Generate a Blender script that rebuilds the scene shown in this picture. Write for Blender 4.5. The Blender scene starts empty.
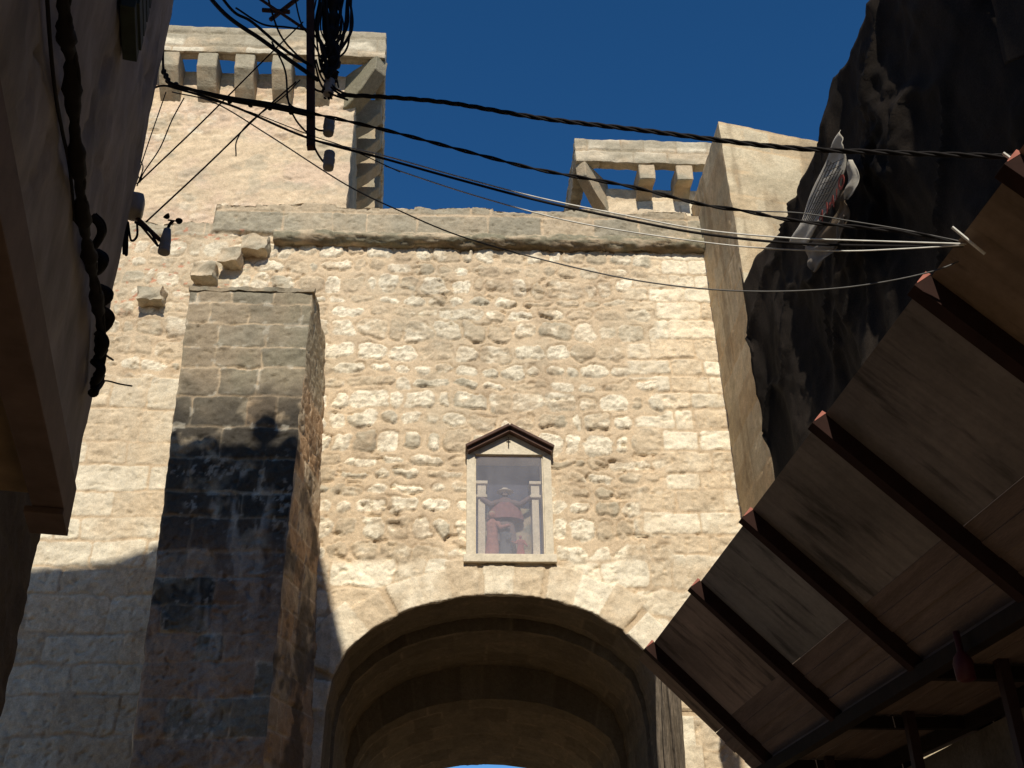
import bpy, bmesh, math, random
import numpy as np
from math import sin, cos, radians, pi, sqrt
from mathutils import Vector
random.seed(7)
S = bpy.context.scene
COL = S.collection

# ------------------------------------------------------------------ camera
F = 1080.0
P, H, R = radians(30.0), radians(3.7), radians(0.98)
CAM = np.array([0, 0, 1.6])
FW = np.array([sin(H)*cos(P), cos(H)*cos(P), sin(P)])
_r0 = np.array([cos(H), -sin(H), 0.0]); _u0 = np.cross(_r0, FW)
RT = _r0*cos(R) - _u0*sin(R); UP = np.cross(RT, FW)
cd = bpy.data.cameras.new('camera'); cam = bpy.data.objects.new('camera', cd); COL.objects.link(cam)
cd.sensor_width = 36.0; cd.lens = 36.0*F/1024.0; cd.clip_start = 0.05; cd.clip_end = 3000
from mathutils import Matrix
M = Matrix(((RT[0], UP[0], -FW[0], CAM[0]), (RT[1], UP[1], -FW[1], CAM[1]), (RT[2], UP[2], -FW[2], CAM[2]), (0, 0, 0, 1)))
cam.matrix_world = M
S.camera = cam

# ------------------------------------------------------------------ light
SUN_EL, SUN_AZ = radians(37), radians(-0.5)      # azimuth measured from -Y towards -X is negative
w = bpy.data.worlds.new('World'); S.world = w; w.use_nodes = True
nt = w.node_tree; bg = nt.nodes['Background']
sky = nt.nodes.new('ShaderNodeTexSky'); sky.sky_type = 'NISHITA'; sky.sun_disc = False
sky.sun_elevation = SUN_EL; sky.sun_rotation = radians(180.5); sky.altitude = 1500
sky.air_density = 0.9; sky.dust_density = 0.0; sky.ozone_density = 3.0
hs = nt.nodes.new('ShaderNodeHueSaturation'); hs.inputs['Saturation'].default_value = 1.27; hs.inputs['Value'].default_value = 1.95
nt.links.new(sky.outputs[0], hs.inputs['Color']); nt.links.new(hs.outputs[0], bg.inputs[0]); bg.inputs[1].default_value = 0.055
sd = bpy.data.lights.new('sun', 'SUN'); sd.energy = 4.6; sd.angle = radians(0.55); sd.color = (1.0, 0.935, 0.80)
sun = bpy.data.objects.new('sun', sd); COL.objects.link(sun)
sdir = Vector((sin(SUN_AZ)*cos(SUN_EL), -cos(SUN_AZ)*cos(SUN_EL), sin(SUN_EL)))   # towards the sun
sun.rotation_euler = sdir.to_track_quat('Z', 'Y').to_euler(); sun.location = (0, -20, 30)
S.view_settings.view_transform = 'Standard'; S.view_settings.look = 'None'
S.view_settings.exposure = 0.0; S.view_settings.gamma = 1.0
S.render.engine = 'CYCLES'
S.cycles.max_bounces = 8; S.cycles.diffuse_bounces = 5

# ------------------------------------------------------------------ geometry helpers
def ray(x, y): return FW*F + RT*(x-512) + UP*(384-y)
def atY(x, y, Y): d = ray(x, y); return CAM + d*(Y/d[1])
def atZ(x, y, Z): d = ray(x, y); return CAM + d*((Z-1.6)/d[2])
def atP(x, y, q, n):
    d = ray(x, y); n = np.array(n, float); q = np.array(q, float); t = n@(q-CAM)/(n@d); return CAM + d*t

def setp(o, label=None, cat=None, group=None, kind=None):
    if label: o['label'] = label
    if cat: o['category'] = cat
    if group: o['group'] = group
    if kind: o['kind'] = kind
    return o
def thing(name, label, cat, loc=(0, 0, 0), group=None):
    o = bpy.data.objects.new(name, None); COL.objects.link(o); o.location = loc
    o.empty_display_size = 0.1
    return setp(o, label, cat, group)
def link(name, me, mat, parent=None):
    o = bpy.data.objects.new(name, me); COL.objects.link(o)
    if mat: me.materials.append(mat)
    if parent:
        o.parent = parent; o.matrix_parent_inverse = Matrix.Translation(-Vector(parent.location))
    return o
def obj(name, bm, mat, parent=None, smooth=False):
    bmesh.ops.recalc_face_normals(bm, faces=bm.faces)
    me = bpy.data.meshes.new(name); bm.to_mesh(me); bm.free()
    if smooth:
        for p in me.polygons: p.use_smooth = True
    return link(name, me, mat, parent)
def npmesh(name, V, Fq, mat, parent=None, col=None, smooth=True):
    me = bpy.data.meshes.new(name)
    V = np.asarray(V, np.float32); Fq = np.asarray(Fq, np.int32)
    me.vertices.add(len(V)); me.vertices.foreach_set('co', V.ravel())
    me.loops.add(Fq.size); me.loops.foreach_set('vertex_index', Fq.ravel())
    me.polygons.add(len(Fq)); me.polygons.foreach_set('loop_start', np.arange(0, Fq.size, Fq.shape[1], dtype=np.int32))
    me.polygons.foreach_set('use_smooth', np.full(len(Fq), smooth))
    if col is not None:
        a = me.color_attributes.new('Col', 'FLOAT_COLOR', 'POINT')
        c = np.ones((len(V), 4), np.float32); c[:, :3] = col; a.data.foreach_set('color', c.ravel())
    me.update(calc_edges=True); me.validate()
    return link(name, me, mat, parent)
def hexa(bm, pts, bev=0.0):
    """eight points: bottom 4 (ccw) then top 4"""
    vs = [bm.verts.new(Vector([float(c) for c in p])) for p in pts]
    fs = [bm.faces.new([vs[i] for i in f]) for f in ((3, 2, 1, 0), (4, 5, 6, 7), (0, 1, 5, 4), (1, 2, 6, 5), (2, 3, 7, 6), (3, 0, 4, 7))]
    if bev > 0:
        es = list({e for f in fs for e in f.edges})
        bmesh.ops.bevel(bm, geom=es, offset=bev, segments=2, affect='EDGES', profile=0.6)
def box(bm, x0, x1, y0, y1, z0, z1, bev=0.0):
    hexa(bm, [(x0, y0, z0), (x1, y0, z0), (x1, y1, z0), (x0, y1, z0), (x0, y0, z1), (x1, y0, z1), (x1, y1, z1), (x0, y1, z1)], bev)
def obox(bm, c, ax, ay, az, sx, sy, sz, bev=0.0):
    """oriented box, centre c, unit axes, full sizes"""
    c, ax, ay, az = [np.array(v, float) for v in (c, ax, ay, az)]
    pts = []
    for z in (-1, 1):
        for (x, y) in ((-1, -1), (1, -1), (1, 1), (-1, 1)):
            pts.append(c + ax*x*sx/2 + ay*y*sy/2 + az*z*sz/2)
    hexa(bm, pts, bev)
def beam(bm, a, b, wdt, hgt, upv=(0, 0, 1), bev=0.003):
    a = np.array(a, float); b = np.array(b, float); d = b-a; L = np.linalg.norm(d); d /= L
    s = np.cross(d, np.array(upv, float)); s /= np.linalg.norm(s); u = np.cross(s, d)
    obox(bm, (a+b)/2, d, s, u, L, wdt, hgt, bev)
def catmull(pts, n=10):
    pts = [np.array(p, float) for p in pts]
    if len(pts) < 3: 
        return [pts[0]*(1-t)+pts[-1]*t for t in np.linspace(0, 1, n+1)]
    q = [2*pts[0]-pts[1]] + pts + [2*pts[-1]-pts[-2]]
    out = []
    for i in range(1, len(q)-2):
        for t in np.linspace(0, 1, n, endpoint=False):
            a, b, c, d = q[i-1], q[i], q[i+1], q[i+2]
            out.append(0.5*((2*b)+(c-a)*t+(2*a-5*b+4*c-d)*t*t+(-a+3*b-3*c+d)*t**3))
    out.append(pts[-1]); return out
def tube(bm, pts, r, seg=8, cap=True):
    """r is a number or list"""
    pts = [Vector([float(c) for c in p]) for p in pts]; n = len(pts)
    rr = [r]*n if np.isscalar(r) else list(r)
    rings = []; prev = None
    for i, p in enumerate(pts):
        t = (pts[min(i+1, n-1)]-pts[max(i-1, 0)]).normalized()
        if prev is None:
            a = Vector((0, 0, 1)) if abs(t.z) < 0.9 else Vector((1, 0, 0)); u = t.cross(a).normalized()
        else:
            u = (prev - t*prev.dot(t)).normalized()
        prev = u; v = t.cross(u)
        rings.append([bm.verts.new(p + (u*cos(2*pi*k/seg)+v*sin(2*pi*k/seg))*rr[i]) for k in range(seg)])
    for i in range(n-1):
        for k in range(seg):
            bm.faces.new((rings[i][k], rings[i][(k+1) % seg], rings[i+1][(k+1) % seg], rings[i+1][k]))
    if cap:
        bm.faces.new(rings[0][::-1]); bm.faces.new(rings[-1])
def twisted(bm, pts, r, strands, pitch):
    pts = [np.array(p) for p in pts]
    # resample
    d = [0]
    for i in range(1, len(pts)): d.append(d[-1]+np.linalg.norm(pts[i]-pts[i-1]))
    n = int(d[-1]/(pitch/8))+2
    s = np.linspace(0, d[-1], n); A = np.array(pts)
    Q = np.stack([np.interp(s, d, A[:, k]) for k in range(3)], 1)
    for k in range(strands):
        ph = 2*pi*k/strands
        out = []
        for i in range(n):
            t = Q[min(i+1, n-1)]-Q[max(i-1, 0)]; t /= np.linalg.norm(t)
            u = np.cross(t, (0, 0, 1)); u /= np.linalg.norm(u); v = np.cross(t, u)
            a = ph+2*pi*s[i]/pitch
            out.append(Q[i]+(u*cos(a)+v*sin(a))*r*(1.05 if strands == 2 else 1.2))
        tube(bm, out, r, 6)
def lathe(bm, c, prof, seg=16, axis=(0, 0, 1), sx=1.0, sy=1.0):
    ax = Vector(axis).normalized(); a = Vector((1, 0, 0)) if abs(ax.x) < .9 else Vector((0, 1, 0))
    u = (a-ax*a.dot(ax)).normalized(); v = ax.cross(u); c = Vector([float(q) for q in c]); rings = []
    for (r, z) in prof:
        rings.append([bm.verts.new(c+ax*z+(u*cos(2*pi*k/seg)*sx+v*sin(2*pi*k/seg)*sy)*max(r, 1e-4)) for k in range(seg)])
    for i in range(len(rings)-1):
        for k in range(seg):
            bm.faces.new((rings[i][k], rings[i][(k+1) % seg], rings[i+1][(k+1) % seg], rings[i+1][k]))
    bm.faces.new(rings[0][::-1]); bm.faces.new(rings[-1])

# ------------------------------------------------------------------ noise and masonry (numpy)
def hsh(i, j, s):
    i = i.astype(np.int64); j = j.astype(np.int64) if hasattr(j, 'astype') else np.int64(j)
    n = (i*374761393 + j*668265263 + s*1442695041) & 0xffffffff
    n = ((n ^ (n >> 13))*1274126177) & 0xffffffff
    n = ((n ^ (n >> 15))*2246822519) & 0xffffffff
    return ((n ^ (n >> 16)) & 0xfffff)/1048575.0
def vn(u, v, s):
    iu = np.floor(u); iv = np.floor(v); fu = u-iu; fv = v-iv
    fu = fu*fu*(3-2*fu); fv = fv*fv*(3-2*fv)
    a = hsh(iu, iv, s); b = hsh(iu+1, iv, s); c = hsh(iu, iv+1, s); d = hsh(iu+1, iv+1, s)
    return (a*(1-fu)+b*fu)*(1-fv)+(c*(1-fu)+d*fu)*fv
def fbm(u, v, s, o=4, g=0.5):
    r = 0; a = 1; t = 0
    for k in range(o):
        r = r+a*vn(u*2**k+k*17.3, v*2**k+k*9.1, s+k*31); t += a; a *= g
        u, v = u*.8-v*.6, u*.6+v*.8
    return r/t
def ss(a, b, x):
    t = np.clip((x-a)/(b-a), 0, 1); return t*t*(3-2*t)
def mix(a, b, t):
    return a*(1-t[..., None])+b*t[..., None]
MORTAR = np.array((0.63, 0.485, 0.325)); PALE = np.array((0.80, 0.705, 0.54)); TAN = np.array((0.60, 0.475, 0.325))
GREY = np.array((0.37, 0.325, 0.24)); LICH = np.array((0.25, 0.225, 0.155)); BLACK = np.array((0.045, 0.04, 0.034)); WARM = np.array((0.60, 0.36, 0.18))
def courses(U, V, rh, ln, warp=0.02, rnd=0.03, seed=1, vary=0.35, skip=0.0):
    """distance to the joint in metres, per-stone random a,b,c"""
    wu = (fbm(U*2.2, V*2.2, seed+5, 3)-.5)*warp*2 + (fbm(U*7, V*7, seed+6, 2)-.5)*warp*.9
    wv = (fbm(U*1.7, V*2.0, seed+7, 3)-.5)*warp*2 + (fbm(U*6, V*7, seed+8, 2)-.5)*warp*.9
    u = U+wu; v = V+wv
    rng = np.random.RandomState(seed); hs = rh*(1+vary*(rng.rand(400)*2-1)); e = np.concatenate([[0], np.cumsum(hs)])
    e = e-100*rh
    row = np.clip(np.searchsorted(e, v.ravel()).reshape(v.shape)-1, 0, 399); b = e[row]; t = e[row+1]
    lr = ln*(0.8+0.5*hsh(row, 3, seed)); off = hsh(row, 9, seed)*ln*7
    k = np.floor((u+off)/lr)
    def jp(k): return (k+(hsh(k, row, seed+2)-.5)*0.62)*lr-off
    j0 = jp(k); k = np.where(u < j0, k-1, k); j0 = jp(k); j1 = jp(k+1)
    k2 = np.where(u > j1, k+1, k); j0 = np.where(k2 > k, j1, j0); j1 = jp(k2+1); k = k2
    # irregular heights of single stones
    ra = hsh(k, row, seed+11); rb = hsh(k, row, seed+12); rc = hsh(k, row, seed+13)
    dx = np.minimum(u-j0, j1-u); dy = np.minimum(v-b-(ra*.25*rnd), t-v-(rb*.25*rnd))
    qx = np.maximum(rnd-dx, 0); qy = np.maximum(rnd-dy, 0)
    d = np.where((qx > 0) & (qy > 0), rnd-np.sqrt(qx*qx+qy*qy), np.minimum(dx, dy))
    return d, ra, rb, rc
def rubble(U, V, seed=3, k=1.0):
    d, a, b, c = courses(U/k, V/k, 0.260, 0.335, warp=0.085, rnd=0.10, seed=seed, vary=0.34)
    d = (d + (fbm(U*7/k, V*8/k, seed+44, 4, .6)-.5)*0.065)*k
    ins = (0.009+0.032*c**2)*k
    big = fbm(U*1.1, V*1.1, seed+40, 3); bury = ss(0.54, 0.70, big)*0.55
    m = ss(0.0, 0.008, d-ins)
    h = (0.007+0.018*a)*ss(0.0, 0.030, d-ins)*(1-bury*(b > .35))
    fr = 1-np.abs(2*fbm(U*9, V*13, seed+20, 5, .62)-1); f2 = 1-np.abs(2*fbm(U*22, V*26, seed+28, 4, .62)-1)
    chip = ss(.40, .62, fbm(U*6, V*7, seed+26, 4))*.016
    h = h + m*((fbm(U*8, V*11, seed+27, 6, .66)-.5)*0.046 + (fr-.75)*0.024 + (f2-.7)*.010 - chip) + (1-m)*(fbm(U*7, V*8, seed+21, 6, .66)-.5)*0.036
    hole = ss(0.66, 0.70, fbm(U*6, V*9.0, seed+33, 4))*ss(.45, .62, fbm(U*.8, V*.8, seed+34, 2)); h = h - 0.030*hole
    pal = ss(.22, .58, b*.9+(fbm(U*6, V*8, seed+22, 5, .6)-.5)*1.2)
    sc = mix(np.broadcast_to(TAN*.98, U.shape+(3,)), PALE*1.07, pal)
    sc = sc*(0.90+.2*c)[..., None]
    sc = mix(sc, TAN*.66, ss(.80, .96, fr)*.55)
    sc = mix(sc, GREY*1.1, ss(.72, .98, a)*.75*ss(.3, .6, fbm(U*6, V*6, seed+60, 4)))
    mc = MORTAR*(0.82+0.32*fbm(U*2.4, V*2.4, seed+23, 6, .6))[..., None]
    col = mix(mc, sc, m*(1-bury*0.6))
    st = ss(.57, .70, fbm(U*2.6, V*3.6, seed+24, 5, .6)); col = mix(col, np.array((0.36, 0.265, 0.175)), st*.42)
    gw = ss(.55, .68, fbm(U*1.2, V*1.7, seed+29, 5, .6)); col = mix(col, GREY*1.25, gw*.28)
    edge = np.exp(-((d-ins)/.008)**2)*ss(.40, .58, fbm(U*3.5, V*3.5, seed+25, 4)); h = h-edge*0.022
    col = mix(col, np.array((0.30, 0.215, 0.14)), edge*.45)
    return h, col
def ashlar(U, V, rh, ln, seed, base=TAN, alt=PALE, warp=.012, rnd=.025, rough=0.018, joint=0.008, vary=.15, dark=0.0):
    d, a, b, c = courses(U, V, rh, ln, warp, rnd, seed, vary)
    d = d+(fbm(U*14, V*14, seed+44, 3)-.5)*0.014
    m = ss(joint*.6, joint+.012, d+(fbm(U*2.5, V*2.5, seed+48, 3)-.42)*.03)
    h = 0.011*m+0.012*(a-.5)*m + m*(fbm(U*8, V*9, seed+20, 5, .62)-.5)*rough*2.9 + (1-m)*(fbm(U*3, V*3, seed+29, 3)-.5)*.03
    pit = ss(.66, .76, fbm(U*13, V*17, seed+21, 3)); h = h-pit*rough*.9
    sc = mix(np.broadcast_to(base, U.shape+(3,)), alt, ss(.2, .8, b*.6+.5*fbm(U*4, V*4, seed+22, 4)))
    sc = sc*(0.82+0.36*fbm(U*10, V*12, seed+23, 4))[..., None]*(0.88+.2*c)[..., None]
    jc = MORTAR*(0.75+.3*fbm(U*5, V*5, seed+24, 3))[..., None]*(1-dark)
    return h, mix(jc, sc, m)
def jit(Pn, amp, s):
    """vector noise of position, same for coincident points"""
    x, y, z = Pn[:, 0], Pn[:, 1], Pn[:, 2]
    q = 7.0
    o = np.stack([fbm(x*q+z*3.1, y*q+z*5.3, s, 3)-.5, fbm(y*q+x*2.7, z*q-x*3.3, s+3, 3)-.5, fbm(z*q+y*1.9, x*q-y*2.3, s+6, 3)-.5], 1)
    return o*amp*2
def pane_grid(p00, p10, p11, p01, res, fn, edge=True, jamp=0.012, js=5, uoff=0.0, voff=0.0, cornerfn=None):
    """displaced patch; fn(U,V)->h,col ; U,V metres from p00"""
    p00, p10, p11, p01 = [np.array(p, float) for p in (p00, p10, p11, p01)]
    LU = max(np.linalg.norm(p10-p00), np.linalg.norm(p11-p01)); LV = max(np.linalg.norm(p01-p00), np.linalg.norm(p11-p10))
    nu = max(2, int(LU/res)); nv = max(2, int(LV/res))
    s, t = np.meshgrid(np.linspace(0, 1, nu+1), np.linspace(0, 1, nv+1))
    W = ((1-s)*(1-t))[..., None]*p00+(s*(1-t))[..., None]*p10+(s*t)[..., None]*p11+((1-s)*t)[..., None]*p01
    U = s*LU+uoff; V = t*LV+voff
    h, col = fn(U, V)
    n = np.cross(p10-p00, p01-p00); n /= np.linalg.norm(n)
    if edge:
        dd = np.minimum(np.minimum(s*LU, (1-s)*LU), np.minimum(t*LV, (1-t)*LV)); h = h*ss(0, .035, dd)
    W = W+h[..., None]*n
    W = W.reshape(-1, 3)
    base = ((((1-s)*(1-t))[..., None]*p00+(s*(1-t))[..., None]*p10+(s*t)[..., None]*p11+((1-s)*t)[..., None]*p01)).reshape(-1, 3)
    if jamp: W = W+jit(base, jamp, js)
    idx = np.arange((nu+1)*(nv+1)).reshape(nv+1, nu+1)
    Fq = np.stack([idx[:-1, :-1], idx[:-1, 1:], idx[1:, 1:], idx[1:, :-1]], -1).reshape(-1, 4)
    return W, Fq, col.reshape(-1, 3)
def join(parts):
    V = []; Fq = []; C = []; o = 0
    for v, f, c in parts:
        V.append(v); Fq.append(f+o); C.append(c); o += len(v)
    return np.concatenate(V), np.concatenate(Fq), np.concatenate(C)

def masonry_block(name, x0, x1, y0, y1, z0, z1, mat, parent, fn, res=0.03, jamp=0.012, faces='FBLRTD', shear=None, js=5):
    """box with displaced faces; shear(x,y,z)->x,y,z maps corners"""
    def c(x, y, z): return np.array(shear(x, y, z) if shear else (x, y, z), float)
    q = []
    if 'F' in faces: q.append((c(x0, y0, z0), c(x1, y0, z0), c(x1, y0, z1), c(x0, y0, z1)))
    if 'B' in faces: q.append((c(x1, y1, z0), c(x0, y1, z0), c(x0, y1, z1), c(x1, y1, z1)))
    if 'L' in faces: q.append((c(x0, y1, z0), c(x0, y0, z0), c(x0, y0, z1), c(x0, y1, z1)))
    if 'R' in faces: q.append((c(x1, y0, z0), c(x1, y1, z0), c(x1, y1, z1), c(x1, y0, z1)))
    if 'T' in faces: q.append((c(x0, y0, z1), c(x1, y0, z1), c(x1, y1, z1), c(x0, y1, z1)))
    if 'D' in faces: q.append((c(x0, y1, z0), c(x1, y1, z0), c(x1, y0, z0), c(x0, y0, z0)))
    parts = []
    for i, f in enumerate(q):
        g = (lambda i: (lambda U, V: fn(U, V, 'FBLRTD'[i])))(i) if False else None
        parts.append(pane_grid(*f, res, fn, True, jamp, js, uoff=i*3.7+x0, voff=0.0))
    V, Fq, C = join(parts)
    return npmesh(name, V, Fq, mat, parent, C)

# ------------------------------------------------------------------ materials
def mat(name, base=(.5, .5, .5), rough=.9, spec=.25, noise=None, noise2=None, bump=0.0, bscale=40, attr=False, metal=0.0, lo=.75, hi=1.25):
    m = bpy.data.materials.new(name); m.use_nodes = True; n = m.node_tree; b = n.nodes['Principled BSDF']
    b.inputs['Roughness'].default_value = rough; b.inputs['Specular IOR Level'].default_value = spec; b.inputs['Metallic'].default_value = metal
    tc = n.nodes.new('ShaderNodeTexCoord'); src = None
    if attr:
        a = n.nodes.new('ShaderNodeAttribute'); a.attribute_name = 'Col'; src = a.outputs['Color']
    else:
        r = n.nodes.new('ShaderNodeRGB'); r.outputs[0].default_value = (*base, 1); src = r.outputs[0]
    def mul(src, scale, lo, hi, det=6, stretch=None, rg=.6):
        nz = n.nodes.new('ShaderNodeTexNoise'); nz.inputs['Scale'].default_value = scale; nz.inputs['Detail'].default_value = det; nz.inputs['Roughness'].default_value = rg
        if stretch:
            mp = n.nodes.new('ShaderNodeMapping'); mp.inputs['Scale'].default_value = stretch
            n.links.new(tc.outputs['Object'], mp.inputs[0]); n.links.new(mp.outputs[0], nz.inputs['Vector'])
        else: n.links.new(tc.outputs['Object'], nz.inputs['Vector'])
        mr = n.nodes.new('ShaderNodeMapRange'); mr.inputs[1].default_value = .3; mr.inputs[2].default_value = .7; mr.inputs[3].default_value = lo; mr.inputs[4].default_value = hi
        n.links.new(nz.outputs[0], mr.inputs[0])
        mx = n.nodes.new('ShaderNodeVectorMath'); mx.operation = 'SCALE'
        n.links.new(src, mx.inputs[0]); n.links.new(mr.outputs[0], mx.inputs['Scale'])
        return mx.outputs[0]
    if noise: src = mul(src, noise[0], lo, hi, stretch=noise[1] if len(noise) > 1 else None)
    if noise2: src = mul(src, noise2[0], noise2[1], noise2[2], stretch=noise2[3] if len(noise2) > 3 else None)
    n.links.new(src, b.inputs['Base Color'])
    if bump:
        nz = n.nodes.new('ShaderNodeTexNoise'); nz.inputs['Scale'].default_value = bscale; nz.inputs['Detail'].default_value = 8; nz.inputs['Roughness'].default_value = .65
        n.links.new(tc.outputs['Object'], nz.inputs['Vector'])
        bp = n.nodes.new('ShaderNodeBump'); bp.inputs['Strength'].default_value = 1.0; bp.inputs['Distance'].default_value = bump
        n.links.new(nz.outputs[0], bp.inputs['Height']); n.links.new(bp.outputs[0], b.inputs['Normal'])
    return m
M_STONE = mat('limestone', attr=True, rough=.95, spec=.1, noise=(18,), noise2=(70, .82, 1.16), lo=.86, hi=1.12, bump=0.010, bscale=28)
M_PLASTER = mat('old_plaster', (.33, .292, .268), .9, .15, noise=(2.2, (1, 1, .35)), noise2=(7, .75, 1.15, (1, 1, .5)), lo=.62, hi=1.25, bump=.006, bscale=25)
M_SOFFIT = mat('ochre_soffit', (.30, .20, .11), .9, .15, noise=(4,), bump=.003)
M_FASCIA = mat('brown_fascia', (.14, .095, .078), .8, .2, noise=(6,), bump=.003)
M_DARKWALL = mat('dark_wall', (.12, .10, .085), .95, .1, noise=(3,), noise2=(30, .8, 1.2), bump=.006)
M_GROUND = mat('street_paving', (.38, .285, .18), .9, .2, noise=(1.5,), noise2=(20, .85, 1.1), bump=.004)
def slope_board(name, base, seed):
    """boards that run down the 45 degree fan: grain, streaks and water stains along the slope"""
    m = mat(name, base, .85, .2); n = m.node_tree; b = n.nodes['Principled BSDF']; tc = n.nodes.new('ShaderNodeTexCoord')
    src = b.inputs['Base Color'].links[0].from_socket
    for (sc_, st, lo, hi, a0, a1, off) in ((1.0, (1.2, .9, 1.2), .62, 1.35, .3, .7, 0), (1.0, (.9, 16, 16), .86, 1.08, .35, .65, 3), (1.0, (1.3, 6, 6), .38, 1.0, .33, .46, 9), (1.0, (30, 30, 30), .9, 1.08, .3, .7, 5)):
        mp = n.nodes.new('ShaderNodeMapping'); mp.vector_type = 'TEXTURE'; mp.inputs['Rotation'].default_value = (0, radians(45), 0); mp.inputs['Location'].default_value = (seed*3.1+off, seed, off)
        m2_ = n.nodes.new('ShaderNodeMapping'); m2_.inputs['Scale'].default_value = st
        nz = n.nodes.new('ShaderNodeTexNoise'); nz.inputs['Scale'].default_value = sc_; nz.inputs['Detail'].default_value = 7; nz.inputs['Roughness'].default_value = .6
        n.links.new(tc.outputs['Object'], mp.inputs[0]); n.links.new(mp.outputs[0], m2_.inputs[0]); n.links.new(m2_.outputs[0], nz.inputs['Vector'])
        mr = n.nodes.new('ShaderNodeMapRange'); mr.inputs[1].default_value = a0; mr.inputs[2].default_value = a1; mr.inputs[3].default_value = lo; mr.inputs[4].default_value = hi
        n.links.new(nz.outputs[0], mr.inputs[0]); v = n.nodes.new('ShaderNodeVectorMath'); v.operation = 'SCALE'
        n.links.new(src, v.inputs[0]); n.links.new(mr.outputs[0], v.inputs['Scale']); src = v.outputs[0]
    n.links.new(src, b.inputs['Base Color']); return m
M_PLYS = [slope_board('weathered_plywood', c_, i) for i, c_ in enumerate(((.175, .145, .125), (.185, .165, .150), (.205, .150, .12), (.215, .150, .105), (.18, .150, .135)))]
M_PLANK = mat('old_plank', (.135, .095, .078), .85, .2, noise=(2.4, (6, .5, 6)), noise2=(30, .8, 1.15, (8, .5, 8)), lo=.7, hi=1.25, bump=.002)
M_STEEL = mat('red_primer_steel', (.030, .012, .010), .6, .3, noise=(12,), bump=.001)
M_SUNLIT_RED = mat('sunlit_red', (.36, .12, .085), .6, .3, noise=(12,), bump=.001)  # sunlit version of the red steel, for the bracket ends
M_BEAM = mat('dull_red_steel', (.026, .012, .009), .8, .1, noise=(7,), bump=.001)
M_DSTEEL = mat('dark_steel', (.018, .012, .009), .8, .1, noise=(10,), bump=.001)
M_RUSTY = mat('rusty_steel', (.06, .026, .017), .75, .25, noise=(14,), bump=.001)
M_CABLE = mat('black_cable', (.014, .012, .012), .8, .15, noise=(15,))
M_WCABLE = mat('white_cable', (.62, .60, .56), .5, .3, noise=(15,))
M_GCABLE = mat('grey_cable', (.09, .085, .08), .5, .3, noise=(15,))
M_TARP = mat('black_tarp', (.020, .0150, .0115), .85, .12, noise=(1.8, (1, 1, .5)), noise2=(90, .6, 1.4), lo=.35, hi=1.9, bump=.004, bscale=30)
M_TORN = mat('torn_white_banner', (.46, .42, .36), .85, .2, noise=(5,), lo=.7, hi=1.15, bump=.003)
M_REDINK = mat('red_ink', (.22, .045, .035), .8, .2, noise=(20,))
M_INK = mat('grey_ink', (.10, .09, .08), .8, .2, noise=(20,))
M_HOOD = mat('dark_tiles', (.085, .042, .028), .7, .3, noise=(14,), bump=.004)
M_WHITE = mat('sunlit_white', (.70, .68, .63), .5, .4, noise=(9,))
M_BOX = mat('grey_plastic', (.34, .31, .28), .5, .4, noise=(9,))
M_GREEN = mat('green_shutter', (.035, .045, .035), .7, .3, noise=(9,))
M_WOOD = mat('grey_timber', (.12, .095, .07), .9, .15, noise=(5, (9, 9, .7)), noise2=(25, .6, 1.3, (6, 6, .6)), lo=.45, hi=1.4, bump=.012, bscale=14)
M_REDL = mat('red_lantern', (.055, .006, .009), .6, .3, noise=(9,))

# ------------------------------------------------------------------ ground
bm = bmesh.new()
v = [bm.verts.new(p) for p in ((-400, -400, 0), (400, -400, 0), (400, 400, 0), (-400, 400, 0))]; bm.faces.new(v)
setp(obj('street', bm, M_GROUND), kind='structure')

# ------------------------------------------------------------------ the gate
gate = thing('city_gate', 'old limestone city gate with arched passage and rubble wall under a stone cornice', 'gate', (0.55, 12, 0))
CX = 0.55
PROF = np.array([(-1.87, 0), (-1.87, 3.9), (-1.86, 4.45), (-1.81, 4.76), (-1.67, 5.06), (-1.42, 5.30), (-1.10, 5.50), (-.75, 5.62), (-.38, 5.70), (0, 5.726),
                 (.38, 5.705), (.75, 5.64), (1.10, 5.51), (1.42, 5.32), (1.68, 5.07), (1.78, 4.78), (1.82, 4.45), (1.82, 3.9), (1.82, 0)])
def dense(prof, n=260):
    d = np.concatenate([[0], np.cumsum(np.linalg.norm(np.diff(prof, axis=0), axis=1))]); s = np.linspace(0, d[-1], n)
    return np.stack([np.interp(s, d, prof[:, 0]), np.interp(s, d, prof[:, 1])], 1)
def archz(x, prof=PROF):
    q = prof[1:-1]; return np.interp(x, q[:, 0], q[:, 1], left=-1, right=-1)
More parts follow.
